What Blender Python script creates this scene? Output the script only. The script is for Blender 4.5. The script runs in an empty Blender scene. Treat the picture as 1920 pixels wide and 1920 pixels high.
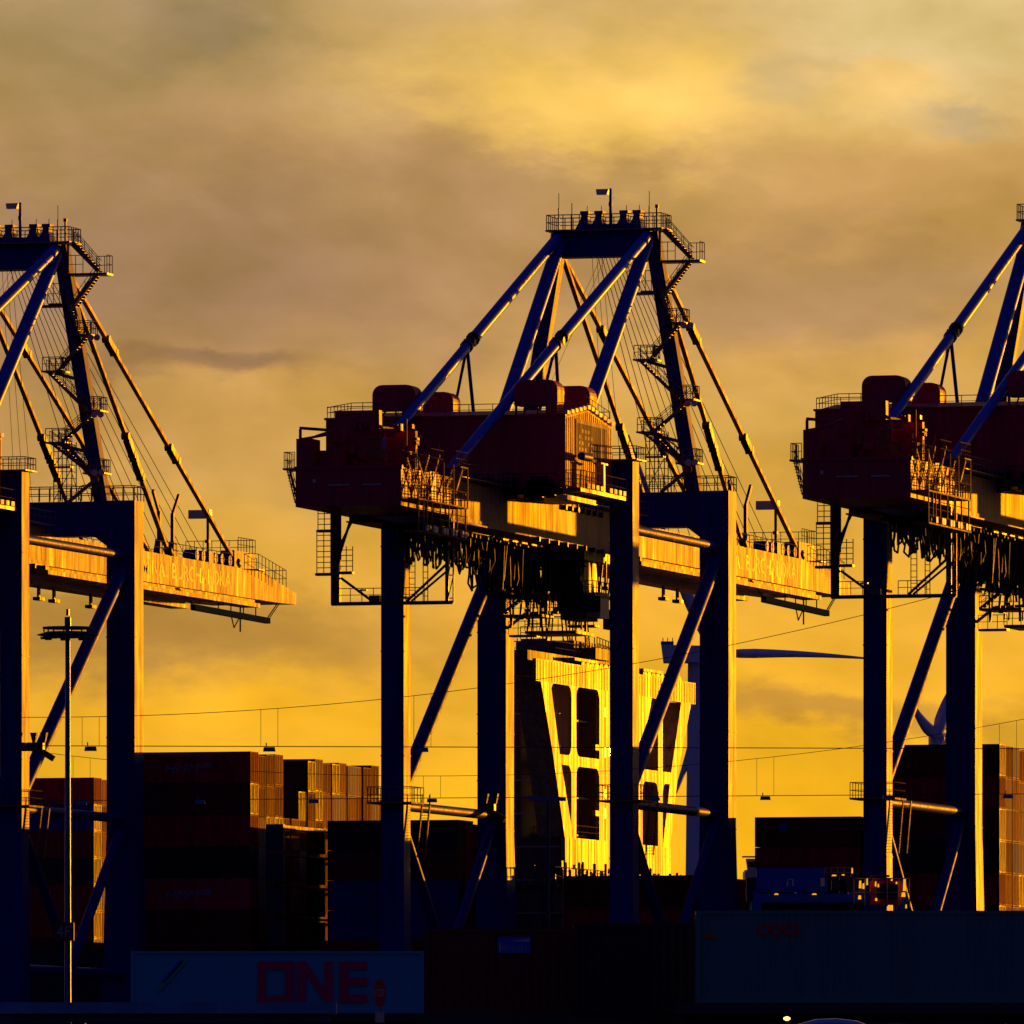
import bpy, math, random
from mathutils import Vector, Matrix
random.seed(7)
R = math.radians
TH = R(15.7)
SN, CS = math.sin(TH), math.cos(TH)
OX, OY = -0.2, 962.0
GZ = 4.2                      # quay level above the camera's lens
scene = bpy.context.scene
COL = scene.collection

def uvw(u, v, z=0.0):
    """quay frame (u along the rails, v towards the water) -> world"""
    return Vector((OX + CS*u + SN*v, OY - SN*u + CS*v, z))

# ------------------------------------------------------------ materials
def _n(nt, t, **kw):
    n = nt.nodes.new(t)
    for k, v in kw.items():
        setattr(n, k, v)
    return n

def paint(name, col, rough=0.5, var=0.25, stretch=(1.0, 1.0, 0.12), scale=1.6, bump=0.02, metal=0.0,
          rust=0.0, rvar=0.12, spec=0.28):
    """weathered paint: streaky tone, roughness and shallow plate waviness"""
    m = bpy.data.materials.new(name); m.use_nodes = True
    nt = m.node_tree; nt.nodes.clear(); L = nt.links.new
    out = _n(nt, 'ShaderNodeOutputMaterial'); b = _n(nt, 'ShaderNodeBsdfPrincipled')
    L(b.outputs[0], out.inputs[0])
    tc = _n(nt, 'ShaderNodeTexCoord'); mp = _n(nt, 'ShaderNodeMapping')
    mp.inputs['Scale'].default_value = stretch
    L(tc.outputs['Object'], mp.inputs[0])
    nz = _n(nt, 'ShaderNodeTexNoise'); nz.inputs['Scale'].default_value = scale
    nz.inputs['Detail'].default_value = 6; nz.inputs['Roughness'].default_value = 0.65
    L(mp.outputs[0], nz.inputs['Vector'])
    rmp = _n(nt, 'ShaderNodeValToRGB')
    e = rmp.color_ramp.elements
    e[0].position = 0.3; e[1].position = 0.72
    e[0].color = [c*(1-var) for c in col] + [1]
    e[1].color = [min(1, c*(1+var)) for c in col] + [1]
    L(nz.outputs[0], rmp.inputs[0])
    src = rmp.outputs[0]
    if rust > 0:
        n2 = _n(nt, 'ShaderNodeTexNoise'); n2.inputs['Scale'].default_value = scale*2.3
        n2.inputs['Detail'].default_value = 8
        L(mp.outputs[0], n2.inputs['Vector'])
        mr = _n(nt, 'ShaderNodeMapRange'); mr.inputs[1].default_value = 0.56; mr.inputs[2].default_value = 0.72
        mr.inputs[4].default_value = rust
        L(n2.outputs[0], mr.inputs[0])
        mx = _n(nt, 'ShaderNodeMixRGB'); mx.inputs[2].default_value = (0.09, 0.035, 0.015, 1)
        L(mr.outputs[0], mx.inputs[0]); L(src, mx.inputs[1]); src = mx.outputs[0]
    L(src, b.inputs['Base Color'])
    rr = _n(nt, 'ShaderNodeMapRange')
    rr.inputs[1].default_value = 0.3; rr.inputs[2].default_value = 0.7
    rr.inputs[3].default_value = max(0.05, rough-rvar); rr.inputs[4].default_value = min(1, rough+rvar)
    L(nz.outputs[0], rr.inputs[0]); L(rr.outputs[0], b.inputs['Roughness'])
    b.inputs['Metallic'].default_value = metal
    b.inputs['Specular IOR Level'].default_value = spec
    if bump:
        bp = _n(nt, 'ShaderNodeBump'); bp.inputs['Strength'].default_value = 0.5
        bp.inputs['Distance'].default_value = bump
        L(nz.outputs[0], bp.inputs['Height']); L(bp.outputs[0], b.inputs['Normal'])
    return m

def glow(name, col, s):
    m = bpy.data.materials.new(name); m.use_nodes = True
    nt = m.node_tree; nt.nodes.clear()
    o = _n(nt, 'ShaderNodeOutputMaterial'); e = _n(nt, 'ShaderNodeEmission')
    e.inputs[0].default_value = (*col, 1); e.inputs[1].default_value = s
    nt.links.new(e.outputs[0], o.inputs[0]); return m

M = dict(
    blue=paint('crane_blue_paint', (0.008, 0.025, 0.26), 0.52, 0.3, rvar=0.07, spec=0.12),
    tube=paint('crane_tube_paint', (0.008, 0.07, 0.50), 0.42, 0.15, rvar=0.04, bump=0.004, spec=0.2),
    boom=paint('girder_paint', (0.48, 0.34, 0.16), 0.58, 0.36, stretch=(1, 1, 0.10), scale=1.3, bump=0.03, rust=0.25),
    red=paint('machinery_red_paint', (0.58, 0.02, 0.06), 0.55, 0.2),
    red_sunlit=paint('machinery_red_sunlit', (0.80, 0.20, 0.05), 0.6, 0.25, spec=0.4),  # lighter copy of the house red, sunlight on the gable painted in
    dark=paint('dark_steel', (0.05, 0.035, 0.05), 0.5, 0.3),
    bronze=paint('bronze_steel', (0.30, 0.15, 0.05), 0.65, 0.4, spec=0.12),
    matte=paint('matte_post_paint', (0.03, 0.06, 0.12), 0.9, 0.2, spec=0.0),
    grate=paint('galvanised_steel', (0.20, 0.16, 0.15), 0.45, 0.3, metal=0.3),
    lamp=paint('floodlight_glass', (0.8, 0.75, 0.6), 0.3, 0.05, bump=0),
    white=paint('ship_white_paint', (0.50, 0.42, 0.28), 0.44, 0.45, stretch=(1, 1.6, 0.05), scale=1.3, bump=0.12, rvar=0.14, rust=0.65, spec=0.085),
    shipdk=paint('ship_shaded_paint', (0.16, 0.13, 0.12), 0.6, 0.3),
    hull=paint('hull_paint', (0.02, 0.02, 0.07), 0.6, 0.3),
    panel=paint('sign_panel_paint', (0.16, 0.10, 0.08), 0.8, 0.1, spec=0.3),
    frame=paint('sign_frame_paint', (0.50, 0.38, 0.28), 0.7, 0.1, spec=0.35),
    boomtext=paint('worn_lettering_paint', (0.75, 0.58, 0.30), 0.54, 0.45, scale=2.5),
    sign=paint('sign_lettering_paint', (0.62, 0.60, 0.55), 0.5, 0.1),
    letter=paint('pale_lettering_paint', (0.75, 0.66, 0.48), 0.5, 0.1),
    turb=paint('turbine_paint', (0.85, 0.85, 0.95), 0.6, 0.05, bump=0),
    mast=paint('lamp_mast_steel', (0.05, 0.16, 0.34), 0.3, 0.15, rvar=0.05, bump=0.0),
    rubber=paint('black_rubber', (0.02, 0.02, 0.02), 0.8, 0.2),
    glass=paint('dark_glass', (0.02, 0.025, 0.03), 0.12, 0.1, bump=0),
    cable=paint('cable_black', (0.03, 0.025, 0.03), 0.6, 0.2, bump=0),
    carrier=paint('carrier_blue_paint', (0.01, 0.07, 0.50), 0.45, 0.15),
    onewhite=paint('reefer_paint', (0.06, 0.40, 0.55), 0.5, 0.06, bump=0.004),
    magenta=paint('magenta_lettering', (0.65, 0.01, 0.12), 0.5, 0.08, bump=0),
    oocl=paint('grey_container_paint', (0.08, 0.26, 0.24), 0.55, 0.12),
    redletter=paint('red_lettering', (0.75, 0.02, 0.02), 0.5, 0.08, bump=0),
    black=paint('black_container_paint', (0.02, 0.02, 0.025), 0.6, 0.2),
    brown=paint('brown_container_paint', (0.16, 0.02, 0.02), 0.6, 0.2),
    greenl=paint('green_stripe_paint', (0.10, 0.45, 0.25), 0.5, 0.05, bump=0),
    bluel=paint('blue_stripe_paint', (0.02, 0.05, 0.7), 0.5, 0.05, bump=0),
    placard=paint('blue_placard_paint', (0.02, 0.10, 0.7), 0.5, 0.05, bump=0),
    stop=paint('stop_red', (0.75, 0.02, 0.03), 0.4, 0.05, bump=0),
    silver=paint('car_silver_paint', (0.25, 0.40, 0.65), 0.25, 0.05, bump=0),
    pale=paint('pale_blue_wagon_paint', (0.12, 0.30, 0.50), 0.5, 0.2),
    wood=paint('concrete_base', (0.35, 0.33, 0.30), 0.8, 0.2),
)
LETTERGREY = paint('grey_lettering_paint', (0.30, 0.36, 0.50), 0.5, 0.1, bump=0)
DOORC = {}
def cpaint(name, col):
    if name not in DOORC:
        DOORC[name] = paint('container_' + name, col, 0.74, 0.4, stretch=(1, 1, 0.15), rust=0.5, bump=0.01, spec=0.12)
    return DOORC[name]
CC = dict(red=(0.75, 0.03, 0.05), rust=(0.42, 0.12, 0.05), orange=(0.85, 0.36, 0.08), cream=(0.90, 0.74, 0.46),
          grey=(0.42, 0.38, 0.34), brown=(0.30, 0.06, 0.05), black=(0.02, 0.02, 0.025), blue=(0.05, 0.10, 0.28),
          maroon=(0.50, 0.02, 0.05), tan=(0.95, 0.60, 0.25))

# ------------------------------------------------------------ mesh builder
class MB:
    def __init__(self, dz=0.0):
        self.v = []; self.f = []; self.dz = dz; self.smooth = []
    def _add(self, vs, fs, smooth=False):
        b = len(self.v)
        self.v += [(x, y, z + self.dz) for x, y, z in vs]
        self.f += [tuple(i+b for i in f) for f in fs]
        self.smooth += [smooth]*len(fs)
    def box(self, x0, x1, y0, y1, z0, z1):
        vs = [(x0,y0,z0),(x1,y0,z0),(x1,y1,z0),(x0,y1,z0),(x0,y0,z1),(x1,y0,z1),(x1,y1,z1),(x0,y1,z1)]
        self._add(vs, [(0,3,2,1),(4,5,6,7),(0,1,5,4),(1,2,6,5),(2,3,7,6),(3,0,4,7)])
        return self
    def taper(self, a, b):
        """a, b = (x0,x1,y0,y1,z) bottom and top rectangles"""
        x0,x1,y0,y1,z0 = a; X0,X1,Y0,Y1,z1 = b
        vs = [(x0,y0,z0),(x1,y0,z0),(x1,y1,z0),(x0,y1,z0),(X0,Y0,z1),(X1,Y0,z1),(X1,Y1,z1),(X0,Y1,z1)]
        self._add(vs, [(0,3,2,1),(4,5,6,7),(0,1,5,4),(1,2,6,5),(2,3,7,6),(3,0,4,7)])
        return self
    def _frame(self, p, q):
        p, q = Vector(p), Vector(q); d = (q-p)
        if d.length < 1e-6: d = Vector((0,0,1e-3))
        d.normalize()
        up = Vector((0,0,1)) if abs(d.z) < 0.95 else Vector((0,1,0))
        s = d.cross(up).normalized(); t = s.cross(d).normalized()
        return p, q, s, t
    def tube(self, p, q, r, n=8, r2=None):
        p, q, s, t = self._frame(p, q); r2 = r if r2 is None else r2
        vs = []
        for c, rr in ((p, r), (q, r2)):
            for i in range(n):
                a = 2*math.pi*i/n
                vs.append(tuple(c + s*math.cos(a)*rr + t*math.sin(a)*rr))
        fs = [(i, (i+1) % n, n+(i+1) % n, n+i) for i in range(n)]
        self._add(vs, fs, n > 5)
        self._add([vs[i] for i in range(n)], [tuple(range(n-1, -1, -1))])
        self._add([vs[n+i] for i in range(n)], [tuple(range(n))])
        return self
    def beam(self, p, q, w, h):
        """rectangular bar: w sideways, h along the section's up axis"""
        p, q, s, t = self._frame(p, q)
        vs = []
        for c in (p, q):
            for a, b in ((-1,-1),(1,-1),(1,1),(-1,1)):
                vs.append(tuple(c + s*a*w/2 + t*b*h/2))
        self._add(vs, [(3,2,1,0),(4,5,6,7),(0,1,5,4),(1,2,6,5),(2,3,7,6),(3,0,4,7)])
        return self
    def prism(self, pts, axis, a, b):
        """polygon pts (2D) extruded along axis between a and b"""
        def P(p, k):
            if axis == 'x': return (k, p[0], p[1])
            if axis == 'y': return (p[0], k, p[1])
            return (p[0], p[1], k)
        n = len(pts)
        vs = [P(p, a) for p in pts] + [P(p, b) for p in pts]
        fs = [tuple(range(n-1, -1, -1)), tuple(range(n, 2*n))]
        fs += [(i, (i+1) % n, n+(i+1) % n, n+i) for i in range(n)]
        self._add(vs, fs); return self
    def rail(self, pts, h=1.1, r=0.035, step=1.4, mid=True):
        """handrail along a polyline of floor points"""
        for a, b in zip(pts[:-1], pts[1:]):
            a, b = Vector(a), Vector(b)
            n = max(1, round((b-a).length/step))
            H = Vector((0,0,h))
            self.tube(a+H, b+H, r, 4)
            if mid: self.tube(a+H*0.5, b+H*0.5, r*0.8, 4)
            for i in range(n+1):
                p = a.lerp(b, i/n)
                self.tube(p, p+H, r, 4)
        return self
    def stairs(self, a, b, w, axis='y', n=None):
        """flight with treads from a to b; width w along axis"""
        a, b = Vector(a), Vector(b)
        n = n or max(3, int(abs(b.z-a.z)/0.24))
        o = Vector((0, w/2, 0)) if axis == 'y' else Vector((w/2, 0, 0))
        for s in (-1, 1):
            self.beam(a+o*s, b+o*s, 0.05, 0.22)
            self.tube(a+o*s+Vector((0,0,1.0)), b+o*s+Vector((0,0,1.0)), 0.03, 4)
            self.tube(a+o*s+Vector((0,0,0.5)), b+o*s+Vector((0,0,0.5)), 0.025, 4)
            for i in range(0, n+1, 3):
                p = a.lerp(b, i/n)+o*s
                self.tube(p, p+Vector((0,0,1.0)), 0.03, 4)
        for i in range(n):
            p = a.lerp(b, (i+0.5)/n)
            if axis == 'y': self.box(p.x-0.13, p.x+0.13, p.y-w/2, p.y+w/2, p.z-0.02, p.z+0.02)
            else: self.box(p.x-w/2, p.x+w/2, p.y-0.13, p.y+0.13, p.z-0.02, p.z+0.02)
        return self
    def build(self, name, mat, parent=None):
        me = bpy.data.meshes.new(name)
        me.from_pydata(self.v, [], self.f); me.update()
        me.polygons.foreach_set('use_smooth', self.smooth)
        me.materials.append(mat)
        o = bpy.data.objects.new(name, me); COL.objects.link(o)
        if parent: o.parent = parent
        return o

def tag(o, label=None, cat=None, group=None, kind=None):
    if label: o['label'] = label
    if cat: o['category'] = cat
    if group: o['group'] = group
    if kind: o['kind'] = kind
    return o
def empty(name, loc, rz=0.0):
    o = bpy.data.objects.new(name, None); COL.objects.link(o)
    o.location = loc; o.rotation_euler = (0, 0, rz); o.empty_display_size = 0.5
    return o
def children(o): return [c for c in list(o.children)]
def copy_tree(o, parent=None):
    c = o.copy(); COL.objects.link(c)
    if parent: c.parent = parent
    for ch in children(o): copy_tree(ch, c)
    return c

def lettering(text, height, width, M4, mat, parent, name='lettering', shear=0.0, depth=0.02, bold=0.0):
    """flat raised letters; M4 places local x=reading, y=up, z=outward"""
    cu = bpy.data.curves.new(name, 'FONT'); cu.body = text; cu.size = 1.0
    cu.extrude = 0.01; cu.shear = shear; cu.offset = bold
    t = bpy.data.objects.new('tmp_text', cu); COL.objects.link(t)
    dg = bpy.context.evaluated_depsgraph_get(); dg.update()
    me = bpy.data.meshes.new_from_object(t.evaluated_get(dg))
    bpy.data.objects.remove(t); 
    xs = [v.co.x for v in me.vertices]; ys = [v.co.y for v in me.vertices]
    x0, x1, y0, y1 = min(xs), max(xs), min(ys), max(ys)
    for v in me.vertices:
        v.co = Vector(((v.co.x-x0)/(x1-x0)*width, (v.co.y-y0)/(y1-y0)*height, v.co.z/0.01*depth/2))
        v.co = M4 @ v.co
    me.materials.clear(); me.materials.append(mat)
    o = bpy.data.objects.new(name, me); COL.objects.link(o)
    if parent: o.parent = parent
    return o
def side_face(u, v, z):      # on a face looking towards +x (reading towards +y)
    return Matrix(((0,0,1,u),(1,0,0,v),(0,1,0,z),(0,0,0,1)))
def front_face(u, v, z):     # on a face looking towards -y (reading towards +x)
    return Matrix(((1,0,0,u),(0,0,-1,v),(0,1,0,z),(0,0,0,1)))

# ------------------------------------------------------------ gantry crane
D = -1.6      # drawing heights were taken above z = 2.6, the quay is at 4.2
LV, WV = 0.0, 31.66
def make_crane():
    root = empty('gantry_crane', (0, 0, 0))
    B, T, K, G = M['blue'], M['tube'], M['dark'], M['grate']
    # legs ------------------------------------------------
    for s in (-1, 1):
        u = 10.2*s
        leg = MB(D)
        leg.taper((u-1.15, u+1.15, -1.15, 1.15, 5.6), (u-1.02, u+1.02, -1.02, 1.02, 22))
        leg.box(u-1.02, u+1.02, -1.02, 1.02, 22, 56.1)
        for z in (12, 22, 31, 40, 49): leg.box(u-1.06, u+1.06, -1.06, 1.06, z, z+0.12)
        lg = leg.build('leg', B, root)
        c = MB(D)
        c.box(u-1.6, u+1.6, -1.7, 1.5, 56.1, 56.2)
        c.rail([(u-1.5,-1.6,56.2),(u+1.5,-1.6,56.2),(u+1.5,1.4,56.2),(u-1.5,1.4,56.2),(u-1.5,-1.6,56.2)], step=0.8, r=0.04)
        c.build('railing', G, lg)
        leg = MB(D)
        leg.taper((u-1.75, u+1.75, WV-1.7, WV+1.7, 5.6), (u-1.32, u+1.32, WV-1.3, WV+1.3, 25.5))
        leg.box(u-1.32, u+1.32, WV-1.3, WV+1.3, 25.5, 55.3)
        for z in (15, 25.4, 34, 43): leg.box(u-1.36, u+1.36, WV-1.34, WV+1.34, z, z+0.12)
        leg.build('leg', B, root)
        # sill beam, bogies
        MB(D).box(u-0.9, u+0.9, -6, WV+6, 3.9, 5.6).build('sill_beam', B, root)
        for v in (LV, WV):
            bg = MB(D)
            for k in (-4.2, -1.4, 1.4, 4.2):
                bg.box(u+k-1.2, u+k+1.2, v-0.5, v+0.5, 2.3, 3.0)
                for w in (-0.6, 0.6):
                    bg.tube((u+k+w, v-0.25, 2.0), (u+k+w, v+0.25, 2.0), 0.38, 12)
            bg.beam((u-4.5, v, 3.4), (u+4.5, v, 3.4), 0.8, 0.9)
            bg.build('bogie', K, root)
        # side frame bracing
        def brace(p, q, r, nm='side_brace'):
            b = MB(D); b.tube(p, q, r, 16)
            d = (Vector(q)-Vector(p)).normalized()
            for e, sg in ((Vector(p), 1), (Vector(q), -1)):
                b.tube(e, e+d*sg*1.0, r*1.22, 14, r*1.02)
            b.build(nm, B, root)
        f = u + 0.25*s*0
        brace((f, 1.0, 50.4), (f, WV-1.2, 50.4), 0.42)
        brace((f, 1.0, 26.8), (f, WV-1.2, 26.8), 0.42)
        brace((f, WV-1.0, 49.0), (f, 1.0, 27.6), 0.62)
        brace((f, 1.0, 26.0), (f, 15.6, 13.5), 0.45)
        brace((f, WV-1.0, 26.0), (f, 16.0, 13.5), 0.45)
        brace((f, 1.0, 12.8), (f, WV-1.2, 12.8), 0.5)
        # knee plates on the lit side of the joints
        for v, z in ((WV-1.2, 50.4), (1.0, 50.4), (WV-1.2, 26.8), (1.0, 26.8)):
            sg = 1 if v > 5 else -1; pl = MB(D)
            pl.prism([(v, z-1.5), (v, z+1.5), (v-sg*1.3, z+0.5), (v-sg*1.3, z-0.5)], 'x', u-0.05, u+0.05)
            pl.build('gusset_plate', B, root)
        # service platform round the land side leg at the lower brace
        p = MB(D)
        p.box(u-2.0, u+2.0, -2.0, 2.0, 26.9, 27.05)
        p.rail([(u-1.95,-1.95,27.05),(u+1.95,-1.95,27.05),(u+1.95,1.95,27.05),(u-1.95,1.95,27.05),(u-1.95,-1.95,27.05)], h=1.3, step=0.9)
        p.stairs((u+1.7*1, 2.0, 22.4), (u+1.7, 3.6, 26.9), 0.7, 'x')
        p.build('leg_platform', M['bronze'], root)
    # portal beams ------------------------------------------
    pb = MB(D); pb.box(-9.18, 9.18, -1.0, 1.0, 53.0, 56.06); pb.build('portal_beam', B, root)
    pb = MB(D)
    pb.box(-8.88, 8.88, WV-1.15, WV+1.15, 52.15, 55.26)
    pb.prism([(8.88, 52.15), (8.88, 51.2), (7.6, 52.15)], 'y', WV-1.1, WV+1.1)
    pb.prism([(-8.88, 52.15), (-7.6, 52.15), (-8.88, 51.2)], 'y', WV-1.1, WV+1.1)
    w = pb.build('portal_beam', B, root)
    r = MB(D)
    r.rail([(-11.3, WV-1.3, 55.3), (11.5, WV-1.3, 55.3), (11.5, WV+1.5, 55.3), (-11.3, WV+1.5, 55.3)], h=1.3, step=1.0, r=0.045)
    r.build('railing', G, w)
    # girder and boom ---------------------------------------
    Bm = M['boom']
    g = MB(D)
    for s in (-1, 1):
        a, b = sorted((s*2.9, s*4.2))
        g.box(a, b, -34, 27.0, 49.75, 52.8)
        for v in range(-30, 27, 4): g.box(a-0.012, b+0.012, v, v+0.05, 49.75, 52.8)
        a, b = sorted((s*2.3, s*4.55))
        g.box(a, b, -34, 27.0, 49.25, 49.38)
        g.box(min(s*3.6, s*4.3), max(s*3.6, s*4.3), -34, 27, 49.38, 49.75)
    for v in (-33, -22, -11, 8, 20): g.box(-2.9, 2.9, v, v+1.0, 51.0, 52.7)
    gd = g.build('girder', Bm, root)
    for v in range(2, 15, 2):
        lugs = MB(D)
        lugs.tube((4.2, v, 52.35), (4.55, v, 52.35), 0.24, 10)
        lugs.tube((4.45, v, 52.35), (4.45, v, 53.6), 0.05, 5); lugs.build('cable_lug', K, gd)
    for v in range(-8, 26, 3): MB(D).box(4.56, 4.9, v, v+0.25, 48.9, 49.3).build('cable_bracket', K, gd)
    wk = MB(D)
    wk.box(4.25, 5.2, -33, 27, 52.95, 53.02)
    wk.rail([(5.15, -33, 53.02), (5.15, 27, 53.02)], step=1.5)
    wk.box(-5.2, -4.25, -33, 98, 52.95, 53.02)
    wk.rail([(-5.15, -33, 53.02), (-5.15, 98, 53.02)], step=2.0)
    wk.build('walkway', G, gd)
    tr = MB(D)     # cable trays hanging under the girder
    for k, (a, b) in enumerate(((-30, -14), (-12, 2), (4, 14), (16, 26))):
        tr.box(-2.6, 2.6, a, b, 49.0 - 0.1*k, 49.22)
    tr.build('cable_tray', K, gd)
    bo = MB(D)
    for s in (-1, 1):
        a, b = sorted((s*2.9, s*4.2))
        bo.prism([(27.1, 49.4), (27.1, 52.25), (94, 52.1), (104.2, 50.6), (104.2, 49.5), (98, 49.4)], 'x', a, b)
        for v in range(30, 100, 5): bo.box(a-0.012, b+0.012, v, v+0.05, 49.42, 52.08-(max(0, v-93.9)*0.15))
        a, b = sorted((s*2.6, s*4.45))
        bo.box(a, b, 27.1, 92, 48.62, 49.0)
        a, b = sorted((s*3.0, s*3.9))
        bo.box(a, b, 27.1, 92, 49.0, 49.4)
    for v in range(34, 100, 9): bo.box(-2.9, 2.9, v, v+0.8, 49.6, 51.6)
    bo.box(-4.2, 4.2, 104.2, 104.6, 49.5, 50.6)
    boom = bo.build('boom', Bm, root)
    lettering('TERMINAL BURCHARDKAI', 1.45, 33.0, side_face(4.212, 50.8, 50.05+D), M['boomtext'], boom, depth=0.012, bold=0.02)
    for v in (34, 38, 43, 47.5, 52, 63, 68):
        fb = MB(D)     # festoon brackets below the boom
        fb.box(-3.3, -3.1, v, v+0.5, 47.6, 48.62); fb.box(-3.4, -2.7, v-0.9, v+0.5, 47.3, 47.6)
        fb.build('festoon_bracket', K, boom)
    for v in (73, 75, 79, 81, 83.5): MB(D).tube((2.9, v, 52.65), (4.1, v, 52.65), 0.55, 10).build('rope_sheave', B, boom)
    MB(D).box(2.9, 4.15, 76.6, 78, 52.1, 53.2).build('winch_box', B, boom); MB(D).box(2.8, 4.2, 84.5, 91, 52.1, 53.7).build('tip_block', B, boom)
    for v, k in ((62.6, -1), (66.8, 1)):
        hk = MB(D); hk.taper((3.3, 4.0, v-0.9, v+0.9, 52.1), (3.4, 3.9, v-0.35, v+0.35, 53.6))
        hk.beam((3.65, v, 53.4), (3.65, v, 56.2), 0.3, 0.45)
        hk.beam((3.65, v, 56.1), (3.65, v+k*1.9, 58.0), 0.25, 0.35)
        hk.build('boom_latch_horn', B, boom)
    br = MB(D)
    br.rail([(4.1, 60, 52.15), (4.1, 92, 52.05)], step=2.2, h=1.25)
    br.rail([(3.9, 90, 52.1), (4.9, 90, 52.0), (4.9, 99, 50.9), (-4.4, 99, 50.9)], step=1.2, h=1.6)
    br.box(3.0, 4.9, 90, 92, 52.12, 52.2)
    br.rail([(-2.8, 91.5, 53.7), (4.1, 91.5, 53.7), (4.1, 86, 53.7)], h=1.3, step=0.9)
    br.build('railing', G, boom)
    mb = MB(D)     # maintenance bar hung below the boom tip
    mb.beam((4.0, 72, 47.75), (4.0, 96, 47.55), 0.5, 0.55)
    for a, b in ((72, 67), (96, 99)): mb.tube((4.0, a, 47.9), (4.0, b, 49.3), 0.06, 5); mb.tube((4.0, a+0.6, 47.9), (4.0, b+0.6, 49.3), 0.05, 5)
    for v in (80, 84, 88, 92): mb.tube((4.0, v, 47.9), (4.0, v, 48.7), 0.06, 5)
    mb.tube((4.0, 87, 46.1), (4.0, 87, 48.5), 0.08, 5); mb.tube((4.0, 85, 46.4), (4.0, 84, 47.6), 0.06, 5); mb.tube((4.0, 85, 46.4), (4.0, 87, 47.6), 0.06, 5)
    mb.build('tip_service_bar', M['matte'], boom)
    lp = MB(D); lp.tube((3.8, 77.3, 52.1), (3.8, 77.3, 56.6), 0.14, 6); lp.box(3.6, 4.0, 77.0, 77.5, 54.0, 54.3)
    lp = lp.build('lamp_post', K, boom)
    MB(D).box(2.0, 4.1, 76.9, 77.6, 56.3, 57.1).build('lamp_head', M['lamp'], lp)
    # A-frame -------------------------------------------------
    for s in (-1, 1):
        a = MB(D); a.beam((4.25*s, WV-0.2, 78.3), (8.1*s, WV, 55.2), 1.25, 1.25); a.build('mast_leg', B, root)
        a = MB(D); a.tube((4.05*s, WV-0.9, 77.6), (3.7*s, 4.5, 55.4), 0.62, 20)
        a.build('mast_back_leg', T, root)
        # backstay with pinned joint
        P0 = Vector((4.1*s, WV-1.4, 77.9)); P1 = Vector((3.8*s, -32.4, 53.4))
        J = P0.lerp(P1, 0.46); d = (P1-P0).normalized()
        st = MB(D); st.tube(P0, J-d*1.1, 0.50, 18); st.tube(J+d*1.1, P1, 0.45, 18)
        st.tube(P0-d*0.3, P0+d*0.8, 0.3, 12)
        bs = st.build('backstay', T, root)
        jn = MB(D); jn.beam(J-d*1.4, J+d*1.4, 0.35, 0.5)
        jn.tube(J-d*1.3, J-d*0.9, 0.62, 14); jn.tube(J+d*0.9, J+d*1.3, 0.58, 14)
        jn.tube(J+Vector((-0.5,0,0)), J+Vector((0.5,0,0)), 0.36, 10)
        jn.build('stay_joint', K, bs)
        pr = MB(D); pr.tube(J+d*1.0, (3.8*s+0.6, J.y-1.2, 59.6), 0.16, 8); pr.tube(J+d*1.0, (3.8*s-1.2, J.y-2.0, 59.6), 0.14, 8)
        pr.build('stay_prop', B, root)
        # forestays
        for v1, jf in ((86, (0.26, 0.62)), (64.5, (0.62, 0.70))):
            P0 = Vector((4.25*s, WV+0.6, 76.6)); P1 = Vector((3.9*s, v1, 52.5))
            d = (P1-P0).normalized()
            fs = MB(D); fs.beam(P0, P1, 0.40, 0.34)
            fo = fs.build('forestay', Bm, root)
            for t in jf:
                kn = MB(D); c = P0.lerp(P1, t)
                kn.beam(c-d*0.9, c+d*0.9, 0.62, 0.62)
                kn.tube(c+d*1.3-Vector((0.35,0,0)), c+d*1.3+Vector((0.35,0,0)), 0.36, 10)
                kn.tube(c-d*1.3-Vector((0.35,0,0)), c-d*1.3+Vector((0.35,0,0)), 0.36, 10)
                kn.build('stay_joint', K, fo)
            kn = MB(D); kn.tube(P1-d*0.4, P1+d*0.2, 0.5, 10); kn.build('stay_foot', K, fo)
    hb = MB(D); hb.box(-4.5, 4.3, WV-1.2, WV+0.9, 76.2, 78.45)
    hb.prism([(-4.5, 78.45), (-4.9, 77.9), (-4.5, 76.2)], 'y', WV-1.1, WV+0.8)
    head = hb.build('head_beam', B, root)
    tp = MB(D)
    tp.box(-5.1, 5.6, WV-1.9, WV+1.7, 78.45, 78.6)
    tp.rail([(-5.0, WV-1.8, 78.6), (5.5, WV-1.8, 78.6), (5.5, WV+1.6, 78.6), (-5.0, WV+1.6, 78.6), (-5.0, WV-1.8, 78.6)], h=1.3, step=0.75, r=0.045)
    tp.box(5.6, 5.75, WV-0.8, WV+0.8, 78.2, 78.6)
    tp.stairs((5.7, WV-0.4, 78.5), (8.0, WV-0.4, 75.9), 0.8, 'y')
    tp.beam((5.5, WV-0.9, 78.4), (8.0, WV-0.9, 75.9), 0.2, 0.35)
    tp.box(4.9, 8.9, WV-1.2, WV+0.6, 75.55, 75.75)
    tp.rail([(8.85, WV-1.1, 75.75), (8.85, WV+0.5, 75.75), (7.4, WV+0.5, 75.75)], h=1.6, step=0.7)
    tp.rail([(5.2, WV-1.1, 75.75), (6.6, WV-1.1, 75.75)], h=1.6, step=0.8)
    tp.beam((7.9, WV-1.1, 75.6), (5.2, WV-1.1, 72.4), 0.2, 0.35)
    tp.stairs((7.8, WV-0.4, 75.6), (5.4, WV-0.4, 72.4), 0.8, 'y')
    tp.tube((5.2, WV-1.1, 75.7), (5.2, WV-1.1, 78.4), 0.12, 6)
    tp.build('top_platform', G, head)
    sh = MB(D)
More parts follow.
